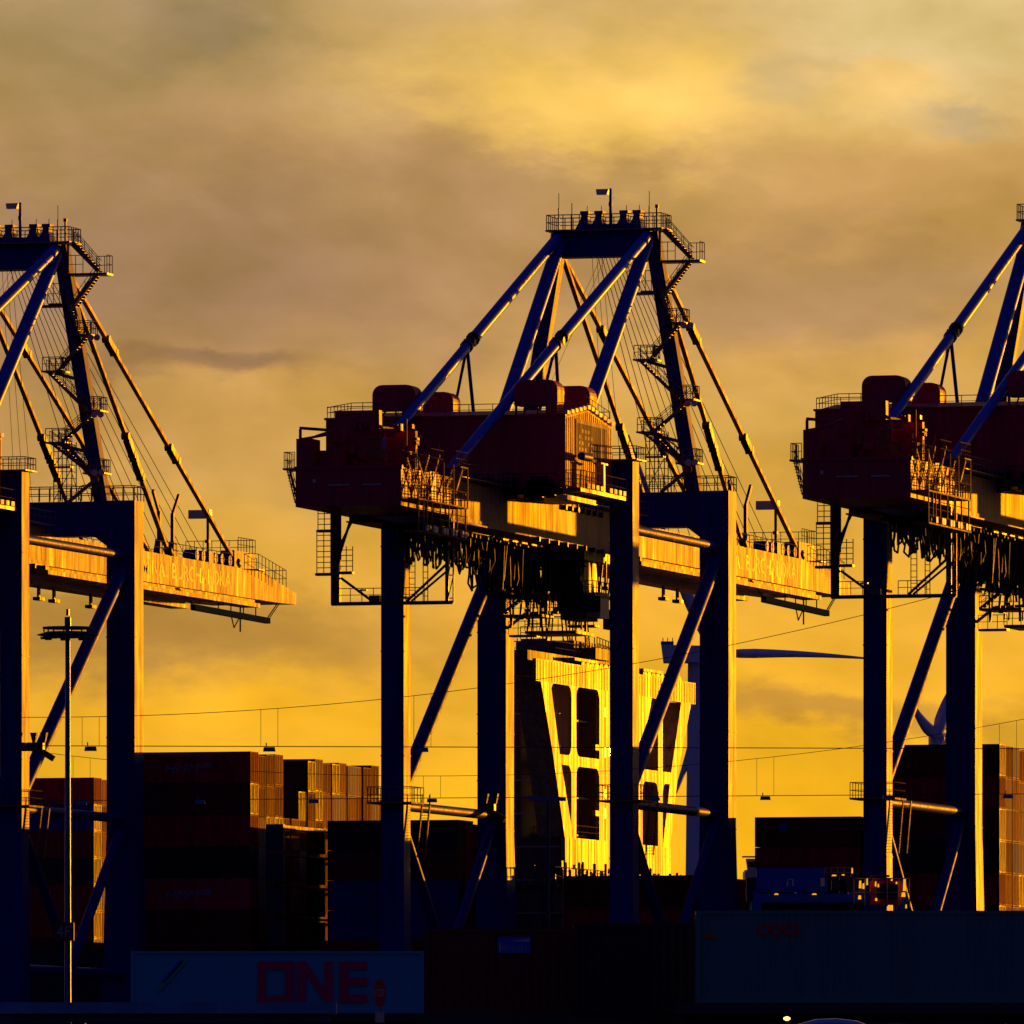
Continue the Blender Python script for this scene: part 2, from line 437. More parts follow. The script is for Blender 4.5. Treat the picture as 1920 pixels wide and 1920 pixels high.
    for u in (-1.9, -0.6, 1.7, 2.9):
        sh.taper((u-0.75, u+0.6, WV-1, WV+1, 78.6), (u-0.32, u+0.3, WV-0.6, WV+0.6, 79.6))
        sh.box(u-0.3, u+0.3, WV-0.5, WV+0.5, 79.6, 80.1); sh.tube((u+0.1, WV, 80.1), (u+0.15, WV, 80.8), 0.03, 4)
        sh.box(u-0.36, u+0.42, WV-0.6, WV+0.6, 80.05, 80.3); sh.tube((u-0.5, WV-0.8, 78.7), (u-0.1, WV-0.8, 79.9), 0.06, 4)
    sh.box(-1.9, 2.9, WV-0.9, WV+0.9, 78.6, 79.1)
    sh.build('rope_sheave', B, head)
    an = MB(D)
    for u, h in ((-4.1, 82.2), (4.2, 82.2)): an.tube((u, WV-1, 78.6), (u, WV-1, h-1.6), 0.07, 5); an.tube((u, WV-1, h-1.6), (u, WV-1, h-0.3), 0.03, 4)
    an.tube((-2.9, WV-1, 78.6), (-2.9, WV-1, 81), 0.04, 4); an.tube((4.9, WV-1, 78.6), (4.9, WV-1, 80.6), 0.1, 5)
    an.box(4.75, 5.05, WV-1.1, WV-0.9, 80.4, 80.7)
    an.build('antenna', K, head)
    lp = MB(D); lp.tube((0.7, WV-1.2, 78.6), (0.7, WV-1.2, 82.2), 0.13, 6); lp.box(0.55, 0.85, WV-1.3, WV-1.1, 80.6, 81.0)
    lp = lp.build('lamp_post', B, head)
    lh = MB(D); lh.taper((-0.5, 0.45, WV-1.5, WV-0.9, 81.65), (-0.6, 0.55, WV-1.4, WV-1.0, 82.15)); lh.build('lamp_head', M['lamp'], lp)
    # stair up the water side mast leg
    st = MB(D)
    lv = [(6.7, 70.2, 1.3), (4.0, 67.0, -1.3), (7.6, 63.4, 1.3), (4.3, 60.6, -1.3), (7.9, 57.8, 1.3)]
    y0 = WV-1.5
    for i, (u, z, k) in enumerate(lv):
        st.box(u-1.0, u+1.0, y0-0.7, y0+1.6, z-0.14, z)
        st.rail([(u-0.9, y0-0.6, z), (u+0.9, y0-0.6, z), (u+0.9, y0+1.5, z), (u-0.9, y0+1.5, z)], step=0.6, r=0.04, h=1.2)
        st.beam((u, y0+0.4, z-0.15), (6.2+0.25*i, y0+1.0, z-0.9), 0.16, 0.3)
        if i:
            pu, pz, _ = lv[i-1]
            st.stairs((pu-0.6*_/1.3*-1, y0, pz), (u+0.5*k/1.3*-1, y0, z), 0.7, 'y')
    st.stairs((5.3, y0, 73.4), (6.4, y0, 70.2), 0.7, 'y')
    st.box(3.6, 4.6, y0-0.3, y0+1, 72.9, 73.05); st.rail([(2.4, y0-0.3, 73.0), (4.6, y0-0.3, 73.0)], h=1.8, step=0.6)
    st.box(1.9, 5.0, y0-0.4, y0+0.8, 72.7, 72.9)
    st.build('mast_stair', G, root)
    # lattice stair tower standing on the water side beam
    lt = MB(D)
    for u in (4.2, 5.0, 5.9):
        for v in (WV-2.2, WV-0.9): lt.tube((u, v, 55.2), (u, v, 60.6), 0.05, 4)
    z = 55.5
    while z < 60.4:
        lt.tube((4.2, WV-2.2, z), (5.9, WV-2.2, z), 0.035, 4); lt.tube((5.9, WV-2.2, z), (5.9, WV-0.9, z), 0.035, 4)
        z += 0.6
    lt.beam((4.2, WV-2.2, 58.3), (5.9, WV-2.2, 58.3), 0.8, 0.15)
    lt.tube((4.2, WV-2.2, 55.3), (5.9, WV-2.2, 58.2), 0.04, 4); lt.tube((4.2, WV-2.2, 58.4), (5.9, WV-2.2, 60.5), 0.04, 4)
    lt.stairs((4.6, WV-1.5, 60.5), (8.0, WV-1.5, 57.0), 0.8, 'y')
    lt.beam((5.2, WV-1.6, 60.4), (8.2, WV-1.6, 57.0), 0.2, 0.3); lt.beam((8.2, WV-1.6, 57.4), (5.4, WV-1.6, 55.2), 0.2, 0.3)
    for k in range(7):
        a = math.pi*k/6; b = math.pi*(k+1)/6
        if k < 6: lt.tube((7.0-0.6*math.cos(a), WV-1.8, 56.2+0.5*math.sin(a)), (7.0-0.6*math.cos(b), WV-1.8, 56.2+0.5*math.sin(b)), 0.05, 4)
    lt.tube((6.4, WV-1.8, 55.3), (6.4, WV-1.8, 56.2), 0.05, 4); lt.tube((7.6, WV-1.8, 55.3), (7.6, WV-1.8, 56.2), 0.05, 4)
    lt.build('stair_tower', G, root)
    for (u, z) in ((7.9, 69.9), (8.25, 63.0), (8.3, 57.8)):
        for k in (-0.28, 0.32):
            fl = MB(D); fl.tube((u+k, WV-2.1, z), (u+k+0.12, WV-2.45, z-0.05), 0.24, 10, 0.3); fl.build('floodlight', M['lamp'], root)
    # ropes
    rp = MB(D)
    for k in range(11):
        uu = -2.4+0.45*k
        rp.tube((uu*0.7, WV+0.5, 79.2-0.1*k), (uu*0.6+0.6, 57.0+2.7*k, 52.6), 0.036, 4)
    for k in range(3): rp.tube((-1.2+0.4*k, WV-1.0, 78.6), (1.2+0.5*k, 28+k, 53), 0.022, 4)
    for k in range(2): rp.tube((-0.2+0.4*k, WV-1.0, 76.2), (-2.2+0.5*k, 12+k, 60), 0.02, 4)
    rp.build('wire_rope', M['cable'], root)
    # machinery house ------------------------------------------
    Rd = M['red']
    u0, u1, v0, v1, zb, ze, zr = -11.6, 9.4, -16.3, -1.3, 52.95, 59.05, 60.0
    h = MB(D)
    vm = (v0+v1)/2 - 0.3
    h.prism([(v0, zb), (v1, zb), (v1, ze), (vm, zr), (v0, ze)], 'x', u0, u1-0.02)
    for i in range(30):     # cladding ribs on the long wall
        x = u0+0.4+i*0.7
        if x < u1-0.2: h.box(x, x+0.12, v0-0.03, v0, zb+0.1, ze-0.15)
    h.box(u0-0.12, u1+0.1, v0-0.14, v0+0.3, ze-0.06, ze+0.12)
    h.box(u0-0.12, u1+0.1, v1-0.3, v1+0.14, ze-0.06, ze+0.12)
    house = h.build('machinery_house', Rd, root)
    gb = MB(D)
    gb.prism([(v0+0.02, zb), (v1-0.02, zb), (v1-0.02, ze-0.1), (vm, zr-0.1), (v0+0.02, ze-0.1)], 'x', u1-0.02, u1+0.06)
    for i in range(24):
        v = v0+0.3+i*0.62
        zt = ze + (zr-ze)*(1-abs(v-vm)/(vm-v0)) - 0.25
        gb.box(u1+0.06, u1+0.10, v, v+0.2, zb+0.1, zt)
    gb.build('gable_wall', M['red_sunlit'], house)
    sp = MB(D)
    sp.box(u1+0.10, u1+0.14, -13.0, -3.6, 55.7, 58.75)
    pn = sp.build('sign_panel', M['panel'], house)
    fr = MB(D)
    fr.box(u1+0.14, u1+0.17, -13.2, -3.4, 58.6, 58.95); fr.box(u1+0.14, u1+0.17, -13.2, -12.9, 55.7, 58.6)
    fr.box(u1+0.14, u1+0.17, -5.3, -4.9, 55.7, 58.6); fr.box(u1+0.14, u1+0.17, -3.9, -3.5, 55.2, 58.6)
    for rr in range(4):
        for cc in range(5):
            if (rr*5+cc) % 4 != 3: fr.box(u1+0.14, u1+0.16, -12.4+cc*0.95, -11.8+cc*0.95, 56.3+rr*0.52, 56.6+rr*0.52)
    fr.build('sign_frame', M['frame'], pn)
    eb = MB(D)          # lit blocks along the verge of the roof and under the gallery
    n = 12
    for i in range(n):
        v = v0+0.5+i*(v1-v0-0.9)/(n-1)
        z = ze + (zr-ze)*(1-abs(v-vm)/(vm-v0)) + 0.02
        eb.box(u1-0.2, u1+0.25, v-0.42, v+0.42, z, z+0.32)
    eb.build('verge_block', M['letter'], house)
    rf = MB(D)
    rf.rail([(u0+0.1, v0+0.1, ze+0.1), (u1-0.1, v0+0.1, ze+0.1)], h=0.95, step=2.1)
    rf.rail([(u1-0.1, vm, zr), (u1-0.1, v1-0.1, ze+0.1), (u0+0.1, v1-0.1, ze+0.1)], h=1.1, step=1.9)
    rf.rail([(u0+0.1, v0+0.1, ze+0.1), (u0+0.1, vm, zr), (u0+3.2, vm, zr)], h=0.9, step=1.0)
    rf.build('roof_railing', G, house)
    def vent(ua, ub, va, vb, zt, split):
        m = MB(D); r = 0.85; z1 = zt; z0 = zt-2.15
        pts = [(ua, z0), (ub, z0)]
        for k in range(6): a = math.pi/2*k/5; pts.append((ub-r+r*math.cos(a), z1-r+r*math.sin(a)))
        for k in range(6): a = math.pi/2+math.pi/2*k/5; pts.append((ua+r+r*math.cos(a), z1-r+r*math.sin(a)))
        m.prism(pts, 'y', va, vb)
        m.box(ua+(ub-ua)*split, ub-0.05, va+0.05, vb-0.05, 59.0, z0)
        m.tube((ua+0.15, va+0.1, 59.0), (ua+0.15, va+0.1, z0), 0.12, 5); m.tube((ua+0.7, va+0.1, 59.0), (ua+0.5, vb-0.1, z0), 0.08, 5)
        m.tube((ua+1.5, vb-0.2, 59.0), (ua+1.5, vb-0.2, z0), 0.08, 5)
        m.build('vent_hood', Rd, house)
    vent(-8.0, -4.2, -14.6, -12.4, 62.0, 0.68); vent(4.5, 8.3, -14.6, -12.4, 62.2, 0.72)
    vent(-6.7, -3.2, -6.4, -4.2, 61.9, 0.45); vent(5.6, 8.9, -6.4, -4.2, 62.2, 0.3)
    # gallery at the lit end of the house
    ga = MB(D)
    ga.box(u1-0.1, u1+1.5, v0-0.3, v1-0.2, 52.6, 52.9)
    ga.rail([(u1+1.45, v0-0.2, 52.9), (u1+1.45, v1-0.4, 52.9)], h=1.5, step=0.9, r=0.04)
    ga.rail([(u1+0.1, v0-0.2, 52.9), (u1+1.45, v0-0.2, 52.9)], h=1.5, step=0.7, r=0.04)
    ga.build('gallery', G, house)
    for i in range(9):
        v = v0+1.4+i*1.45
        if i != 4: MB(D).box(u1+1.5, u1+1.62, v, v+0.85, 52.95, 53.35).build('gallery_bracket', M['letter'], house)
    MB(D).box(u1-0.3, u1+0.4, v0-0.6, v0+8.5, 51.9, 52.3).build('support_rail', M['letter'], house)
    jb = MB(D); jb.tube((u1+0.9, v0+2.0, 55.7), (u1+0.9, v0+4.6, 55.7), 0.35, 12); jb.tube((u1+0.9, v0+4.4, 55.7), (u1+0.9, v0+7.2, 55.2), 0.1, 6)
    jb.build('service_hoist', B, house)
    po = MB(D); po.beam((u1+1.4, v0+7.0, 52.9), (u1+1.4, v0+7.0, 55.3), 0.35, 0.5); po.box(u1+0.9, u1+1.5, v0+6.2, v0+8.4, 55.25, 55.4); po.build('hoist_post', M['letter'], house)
    # clutter under and in front of the house
    cl = MB(D)
    rnd = random.Random(3)
    for i in range(40):
        u = rnd.uniform(-7, 8.5); w = rnd.uniform(0.3, 1.3)
        cl.box(u, u+w, -16.9, -16.35, 52.9-rnd.uniform(0.2, 1.2), 53.0+rnd.uniform(0, 0.9))
    cl.box(-11.2, 9.2, -16.0, -1.4, 52.4, 52.95)
    cl.rail([(-2, -17.2, 53.0), (9.2, -17.2, 53.0)], step=1.2)
    cl.box(-2, 9.2, -17.3, -16.3, 52.9, 53.0)
    cl.build('understructure', K, house)
    # rear equipment room on the back of the girder --------------
    class RB(MB):
        def build(self, *a):
            self.v = [(x+4.15, y-14.0, z-0.8) for x, y, z in self.v]; return MB.build(self, *a)
    rb = RB(D)
    rb.box(-8.5, 0.5, -35.2, -20.05, 50.5, 53.65)
    rb.box(-8.62, 0.6, -35.3, -34.9, 53.5, 53.8)
    for u in (-7.5, -6, -4.5, -3, -1.5, 0): rb.box(u, u+0.1, -35.24, -35.2, 50.6, 53.5)
    room = rb.build('rear_room', Rd, root)
    wd = RB(D); wd.box(-5.7, -3.9, -35.27, -35.24, 52.2, 52.3); wd.box(-2.8, -1.2, -35.27, -35.24, 52.2, 52.3); wd.build('louvre', M['sign'], room)
    RB(D).box(-7.0, -6.75, -35.30, -35.24, 52.45, 52.75).build('window', M['lamp'], room)
    up = RB(D)
    up.box(-8.5, -7.2, -35.0, -32.5, 53.8, 56.1); up.box(-7.0, -5.2, -33.5, -31, 53.8, 55.2)
    up.tube((-8.3, -34.5, 56.9), (-8.3, -34.5, 56.0), 0.13, 6); up.tube((-8.3, -34.5, 57.0), (-6.2, -30, 57.0), 0.14, 6)
    up.tube((-7.0, -34.5, 56.3), (-6.0, -32, 57.0), 0.11, 6); up.tube((-8.3, -34.3, 56.1), (-6.6, -32, 56.6), 0.12, 6)
    up.tube((-6.3, -33, 55.9), (-5.9, -30, 55.9), 0.14, 6); up.box(-6.4, -2.6, -31, -30.2, 53.8, 58.6)
    up.box(-2.4, 0.2, -30, -29.4, 53.8, 56.9)
    rnd = random.Random(5)
    for i in range(26):
        u = rnd.uniform(-5.6, 0.4); z = rnd.uniform(53.9, 57.2); up.box(u, u+rnd.uniform(0.2, 0.8), -31.6, -30.9, z, z+rnd.uniform(0.15, 0.7))
    up.build('rear_machinery', M['red'], room)
    lit = RB(D)
    lit.beam((-1.9, -34, 57.1), (-1.6, -22, 56.9), 0.25, 0.25)
    for k in range(5): lit.tube((-2.3+0.25*k, -34.6, 54.4), (-2.3+0.25*k, -34.6, 56.0), 0.05, 5)
    for z in (54.4, 55.2, 56.0): lit.tube((-2.4, -34.6, z), (-1.2, -34.6, z), 0.06, 5); lit.tube((-1.2, -34.6, z), (-1.2, -31, z), 0.05, 5)
    lit.tube((0.6, -34, 53.8), (0.6, -34, 57.6), 0.07, 5)
    lit.rail([(-2.2, -34.9, 53.8), (0.5, -34.9, 53.8), (0.5, -28, 53.8)], h=1.2, step=0.6)
    lit.rail([(1.6, -33.8, 53.8), (2.6, -33.8, 53.8), (2.6, -30, 53.8)], h=1.4, step=0.6)
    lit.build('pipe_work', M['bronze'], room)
    bal = RB(D)
    bal.box(-9.6, -8.5, -35.2, -32.5, 53.55, 53.7); bal.rail([(-8.6, -35.1, 53.7), (-9.5, -35.1, 53.7), (-9.5, -32.6, 53.7)], h=1.3, step=0.5)
    bal.stairs((-9.2, -34.9, 53.5), (-8.5, -34.9, 50.8), 0.6, 'y')
    bal.build('rear_balcony', G, room)
    # rear stair tower (lit)
    rs = MB(D)
    for z in (47.7, 50.3): rs.box(4.7, 6.1, -49.0, -34.2, z-0.12, z)
    rs.rail([(6.05, -49, 50.3), (6.05, -34.3, 50.3), (4.7, -34.3, 50.3)], h=1.2, step=0.9, r=0.045)
    rs.stairs((5.4, -48.5, 53.6), (5.4, -44.8, 50.4), 0.9, 'x'); rs.stairs((5.4, -42.0, 54.2), (5.4, -45.5, 50.4), 0.9, 'x')
    rs.stairs((5.4, -35.0, 53.6), (5.4, -38.2, 50.4), 0.9, 'x')
    rs.box(4.7, 6.1, -36.5, -34.3, 53.5, 53.6); rs.rail([(6.05, -38, 53.6), (6.05, -34.3, 53.6)], h=1.2, step=0.7, r=0.045)
    for v in (-49, -47.5, -46.5, -45, -42.5, -40, -37.5, -35): rs.tube((6.05, v, 47.7), (6.05, v, 50.3), 0.07, 5)
    for v in (-49, -41.5, -38.6, -34.4): rs.tube((6.05, v, 50.3), (6.05, v, 53.6), 0.06, 5)
    for z in (48.3, 48.9, 49.5): rs.tube((6.05, -49, z), (6.05, -34.4, z), 0.035, 4)
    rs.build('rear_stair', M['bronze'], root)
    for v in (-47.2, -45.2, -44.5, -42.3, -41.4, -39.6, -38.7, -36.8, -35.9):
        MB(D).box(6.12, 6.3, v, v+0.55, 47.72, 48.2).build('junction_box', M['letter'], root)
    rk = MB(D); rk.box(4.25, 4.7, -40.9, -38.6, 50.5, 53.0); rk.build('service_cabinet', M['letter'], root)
    # hanging maintenance frame at the rear ------------------------
    mf = MB(D); V = -35.0
    mf.box(-5.5, -4.75, V-0.3, V+0.3, 42.4, 50.5)
    mf.box(-5.5, 5.0, V-0.2, V+0.2, 42.3, 42.6)
    mf.box(4.35, 4.6, V-0.2, V+0.2, 42.6, 50.4)
    mf.tube((-4.7, V, 44.6), (-1.8, V, 42.5), 0.12, 6); mf.tube((4.4, V, 45.6), (1.0, V, 42.6), 0.12, 6); mf.tube((4.4, V, 45.0), (1.4, V, 42.6), 0.1, 6)
    mf.tube((-4.8, V, 46.6), (-3.5, V, 50.5), 0.12, 6); mf.tube((-4.8, V, 47.3), (-3.1, V, 50.5), 0.1, 6)
    mfo = mf.build('maintenance_frame', K, root)
    ml = MB(D)
    ml.tube((5.0, V, 42.4), (5.0, V, 50.2), 0.07, 5); ml.tube((4.6, V-0.2, 42.4), (4.6, V-0.2, 50.2), 0.07, 5)
    z = 42.8
    while z < 50: ml.tube((4.6, V-0.2, z), (5.0, V, z+1.8), 0.045, 4); ml.tube((4.6, V-0.2, z), (5.0, V, z), 0.045, 4); z += 1.9
    ml.rail([(-4.8, V-0.3, 42.6), (-0.8, V-0.3, 42.6)], step=1.0); ml.rail([(0.2, V-0.3, 42.6), (2.6, V-0.3, 42.6)], step=0.8)
    for u0_, u1_, z0_, z1_ in ((-6.6, -5.5, 48.6, 50.2), (-6.7, -5.5, 45.0, 48.4), (-4.7, -3.6, 45.1, 47.2)):
        for u in (u0_, u1_, (u0_+u1_)/2): ml.tube((u, V-0.3, z0_), (u, V-0.3, z1_), 0.04, 4)
        z = z0_
        while z <= z1_: ml.tube((u0_, V-0.3, z), (u1_, V-0.3, z), 0.035, 4); z += 0.45
        ml.box(u0_-0.1, u1_, V-0.5, V+0.3, z0_-0.2, z0_)
    for u in (1.2, 1.7, 2.4, 2.8): ml.tube((u, V, 42.6), (u, V, 47.7), 0.04, 4)
    for k in range(9): ml.tube((1.2, V, 43+k*0.5), (1.7, V, 43+k*0.5), 0.03, 4); ml.tube((2.4, V, 43+k*0.5), (2.8, V, 43+k*0.5), 0.03, 4)
    ml.box(-2.2, -1.3, V-0.3, V+0.2, 42.6, 43.1); ml.box(-3.0, -2.4, V-0.3, V+0.2, 43.5, 43.62)
    ml.build('frame_ladder', G, mfo)
    # festoon cable loops -------------------------------------------
    fe = MB(D)
    rnd = random.Random(11)
    v = -33.5
    while v < 14:
        dpt = rnd.uniform(1.9, 3.0) if v < -10 else rnd.uniform(3.2, 4.6)
        for uo in (-0.9, 0.4, 1.7):
            pts = [(uo+rnd.uniform(-.2, .2), v + 1.3*t, 49.1 - dpt*(1-(2*t-1)**4)*rnd.uniform(.9, 1.1)) for t in (0, .12, .35, .65, .88, 1)]
            for a, b in zip(pts[:-1], pts[1:]): fe.tube(a, b, 0.09, 5)
        fe.box(-1.4, 2.3, v-0.12, v+0.12, 48.7, 49.15)
        v += 1.25
    fe.build('festoon_cable', M['cable'], root)
    # trolley with operator cab and lifting gear -----------------------
    t = MB(D)
    t.box(-3.9, 3.9, 10, 22, 48.3, 49.1)
    for u in (-3.6, 3.6):
        for v in (11, 14, 18, 21): t.tube((u-0.2, v, 49.3), (u+0.2, v, 49.3), 0.35, 10)
    t.box(1.2, 3.2, 12, 17, 43.2, 48.3); t.box(-0.6, 1.0, 15, 19, 45.6, 48.3)
    t.box(-3.4, -2.0, 11, 13, 46.0, 48.3); t.box(3.4, 4.6, 18, 21, 42.6, 44.3)
    t.box(-3.9, 4.6, 11, 20, 45.2, 45.4); t.box(-4.2, -0.5, 12, 16, 43.5, 43.7); t.box(-2.0, 2.6, 12, 18, 42.0, 42.25)
    rnd = random.Random(21)
    for i in range(46):
        u = rnd.uniform(-3.8, 3.8); v = rnd.uniform(10.5, 20); z = rnd.uniform(42.4, 45.6)
        t.tube((u, v, z), (u+rnd.uniform(-.7, .7), v+rnd.uniform(-.5, .5), 48.5), rnd.uniform(0.04, 0.12), 5)
    for i in range(26):
        u = rnd.uniform(-3.8, 3.6); z = rnd.uniform(43.0, 48.0); t.box(u, u+rnd.uniform(.2, .9), 10.8, 11.4, z, z+rnd.uniform(.12, .6))
    tro = t.build('trolley', K, root)
    tg = MB(D)
    tg.rail([(-4.0, 11, 45.4), (4.5, 11, 45.4), (4.5, 20, 45.4)], step=0.8); tg.rail([(-4.2, 12, 43.7), (-0.6, 12, 43.7)], step=0.6)
    tg.rail([(-2, 12, 42.25), (2.5, 12, 42.25)], step=0.7); tg.stairs((-4.0, 11.6, 43.6), (-1.9, 11.6, 45.3), 0.7, 'y')
    tg.tube((3.0, 11.5, 48.2), (3.4, 11.5, 44.8), 0.14, 6); tg.tube((2.2, 11.2, 47.2), (3.3, 11.2, 45.6), 0.1, 6)
    tg.build('trolley_platform', G, tro)
    cb = MB(D); cb.taper((3.3, 4.5, 13, 16, 43.4), (3.1, 4.5, 13, 16, 45.6)); cb.build('operator_cab', M['letter'], tro)
    cg = MB(D); cg.box(3.25, 4.55, 12.94, 13.0, 43.9, 45.2); cg.build('cab_window', M['glass'], tro)
    # bracket walkway beside the water side leg
    bw = MB(D); bw.box(-8.6, -6.0, WV-1.4, WV-0.4, 42.6, 42.8); bw.beam((-8.9, WV-0.9, 43.4), (-7.2, WV-0.9, 44.7), 0.2, 0.25); bw.beam((-7.2, WV-0.9, 44.7), (-4.2, WV-0.9, 44.8), 0.2, 0.25)
    bw.rail([(-8.6, WV-1.4, 42.8), (-6.0, WV-1.4, 42.8)], h=1.2, step=0.8); bw.build('bracket_walkway', G, root)
    # lit lamps and boxes on the land side leg
    return root

crane = make_crane()
for i, (du, lab) in enumerate(((0.0, 'middle blue quay crane, the only one shown complete from rear room to boom tip'),
                (-54.95, 'leftmost blue quay crane, cut by the left edge, lamp mast before its legs'),
                (42.75, 'rightmost blue quay crane, its mast top cut off by the right edge'))):
    o = crane if i == 0 else copy_tree(crane)
    p = uvw(du, 0, GZ); o.location = p; o.rotation_euler = (0, 0, -TH)
    tag(o, lab, 'gantry crane', 'container cranes along the quay')

# ------------------------------------------------------------ containers
CACHE = {}
def container_meshes(L, H, cname, corr=True):
    fine = cname == 'oocl'
    key = (round(L, 2), round(H, 2), cname, corr)
    if key in CACHE: return CACHE[key]
    mat = M[cname] if cname in M else cpaint(cname, CC[cname])
    W = 2.44
    b = MB()
    b.box(0.06, L-0.06, 0.06, W-0.06, 0.12, H-0.03)
    # frame
    for x in (0, L-0.16):
        for y in (0, W-0.16): b.box(x, x+0.16, y, y+0.16, 0, H)
    for y in (0.0, W-0.1):
        b.box(0.16, L-0.16, y+0.003, y+0.097, H-0.12, H-0.004); b.box(0.16, L-0.16, y+0.003, y+0.097, 0.0, 0.16)
    for x in (0.003, L-0.103):
        b.box(x, x+0.1, 0.16, W-0.16, H-0.12, H-0.004); b.box(x, x+0.1, 0.16, W-0.16, 0.0, 0.16)
    if corr:
        pr = 0.2 if fine else 0.28; n = int((L-0.36)/pr); lo = 0.028; q_ = pr/4
        for side in (0, 1):
            vs = []; x = 0.18
            for i in range(n):
                for dx, d in ((0, 0.058), (q_, lo), (2*q_, lo), (3*q_, 0.058)):
                    y = d if side == 0 else W-d
                    vs.append((x+dx, y, 0.16)); vs.append((x+dx, y, H-0.12))
                x += pr
            fs = []
            for k in range(len(vs)//2-1):
                a = 2*k
                fs.append((a, a+2, a+3, a+1) if side == 0 else (a+1, a+3, a+2, a))
            b._add(vs, fs)
    o = b.build('body', mat); me_b = o.data; bpy.data.objects.remove(o)
    d = MB(); d.box(-0.02, 0.03, 0.0, 1.05, 0.17, H-0.13)
    o = d.build('door', mat); me_d = o.data; bpy.data.objects.remove(o)
    r = MB()
    for y in (0.28, 0.78):
        r.tube((0.055, y, 0.1), (0.055, y, H-0.08), 0.02, 5)
    o = r.build('lock_rod', mat); me_r = o.data; bpy.data.objects.remove(o)
    CACHE[key] = (me_b, me_d, me_r); return CACHE[key]

def link_mesh(name, me, parent, loc=(0, 0, 0)):
    o = bpy.data.objects.new(name, me); COL.objects.link(o); o.parent = parent; o.location = loc
    return o
def container(loc, rz, L, H, cname, label, group, doors=True, corr=True):
    """container lying along its local x, near side at y=0, doors at x=L"""
    c = empty('shipping_container', loc, rz)
    mb_, md, mr = container_meshes(L, H, cname, corr)
    link_mesh('body', mb_, c)
    if doors:
        for y in (0.165, 1.225):
            dd = link_mesh('door', md, c, (L-0.01, y, 0)); link_mesh('lock_rod', mr, dd)
    tag(c, label, 'container', group)
    return c

# ------------------------------------------------------------ container ship
ship = empty('container_ship', uvw(0, 0, 0), -TH)
tag(ship, 'large container ship moored behind the cranes, white bridge front lit gold by the sun', 'ship')
hl = MB()
hl.prism([(-190, -2), (120, -2), (150, 12), (150, 17.6), (-190, 17.6)], 'y', 36.5, 92.5)
hl.build('hull', M['hull'], ship)
hc = MB()
for a, b in ((-63, -50), (-47.2, -34.4), (-28, -14.6), (-6, 7), (11.5, 22.2), (22.4, 35)): hc.box(a, b, 37, 92, 17.6, 18.5)
hc.build('hatch_cover', M['brown'], ship)
# accommodation block
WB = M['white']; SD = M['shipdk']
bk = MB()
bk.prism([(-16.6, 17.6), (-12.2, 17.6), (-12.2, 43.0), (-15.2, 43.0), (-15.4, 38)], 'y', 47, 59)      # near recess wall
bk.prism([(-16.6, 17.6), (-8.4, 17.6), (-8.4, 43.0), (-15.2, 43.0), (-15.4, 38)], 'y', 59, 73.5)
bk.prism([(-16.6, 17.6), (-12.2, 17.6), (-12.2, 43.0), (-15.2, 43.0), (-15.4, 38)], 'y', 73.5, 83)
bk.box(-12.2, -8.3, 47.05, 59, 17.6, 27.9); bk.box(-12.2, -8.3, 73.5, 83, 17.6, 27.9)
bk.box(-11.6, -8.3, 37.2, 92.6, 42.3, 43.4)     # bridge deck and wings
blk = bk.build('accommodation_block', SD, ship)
fl = MB()
for z in (21, 24, 27, 30, 33, 36, 39): fl.box(-16.3, -8.5, 46.94, 47.0, z, z+0.12)
for z in (28.2, 31.6, 35.2, 38.6): fl.box(-12.3, -9.0, 50.6, 58.9, z, z+0.15)
fl.build('deck_edge', M['sign'], blk)
for u, z in ((-13.5, 25.3), (-13.5, 31.0), (-10.9, 24.0), (-14.6, 35.6)): MB().box(u, u+0.8, 46.9, 46.95, z, z+1.9).build('door', M['panel'], blk)
X0, X1 = -8.3, -7.95; XS = -10.4
fr = MB()
def vz(*p): return list(p)
fr.prism([(37, 41.6), (92.8, 41.6), (92.8, 43.6), (37, 43.6)], 'x', X0, X1)          # wing band
fr.box(X0, X1+0.05, 46.6, 83.6, 17.6, 27.9)                                             # base
fr.box(X0, X1, 58.5, 73.6, 27.9, 41.6)                                             # centre block
fr.prism([(38.6, 41.6), (41.8, 41.6), (44.9, 35.3), (42.6, 35.3)], 'x', XS, X1)      # outer strut upper
fr.prism([(42.6, 35.3), (44.9, 35.3), (49.5, 27.9), (46.6, 27.9)], 'x', XS, X1)
fr.box(XS, X1, 48.9, 50.5, 27.9, 41.6)
fr.box(XS+0.1, X1-0.01, 43.4, 58.5, 34.4, 35.3)
fr.prism([(87.6, 41.6), (91.2, 41.6), (86.4, 35.0), (84.0, 35.0)], 'x', XS, X1)
fr.prism([(84.0, 35.0), (86.4, 35.0), (83.6, 27.9), (80.9, 27.9)], 'x', XS, X1)
fr.box(XS, X1, 79.2, 80.8, 27.9, 41.6)
fr.box(XS+0.1, X1-0.01, 73.6, 86, 33.8, 34.9)
fr.prism([(73.6, 41.6), (77, 41.6), (73.6, 36.8)], 'x', XS, X1)
def fillet(v, z, sv, sz, r=1.1):       # rounded corner of an opening
    pts = [(v, z)] + [(v+sv*r*(1-math.sin(math.pi/2*k/5)), z+sz*r*(1-math.cos(math.pi/2*k/5))) for k in range(6)]
    if sv*sz < 0: pts = pts[::-1]
    fr.prism(pts, 'x', X0+0.02, X1-0.003)
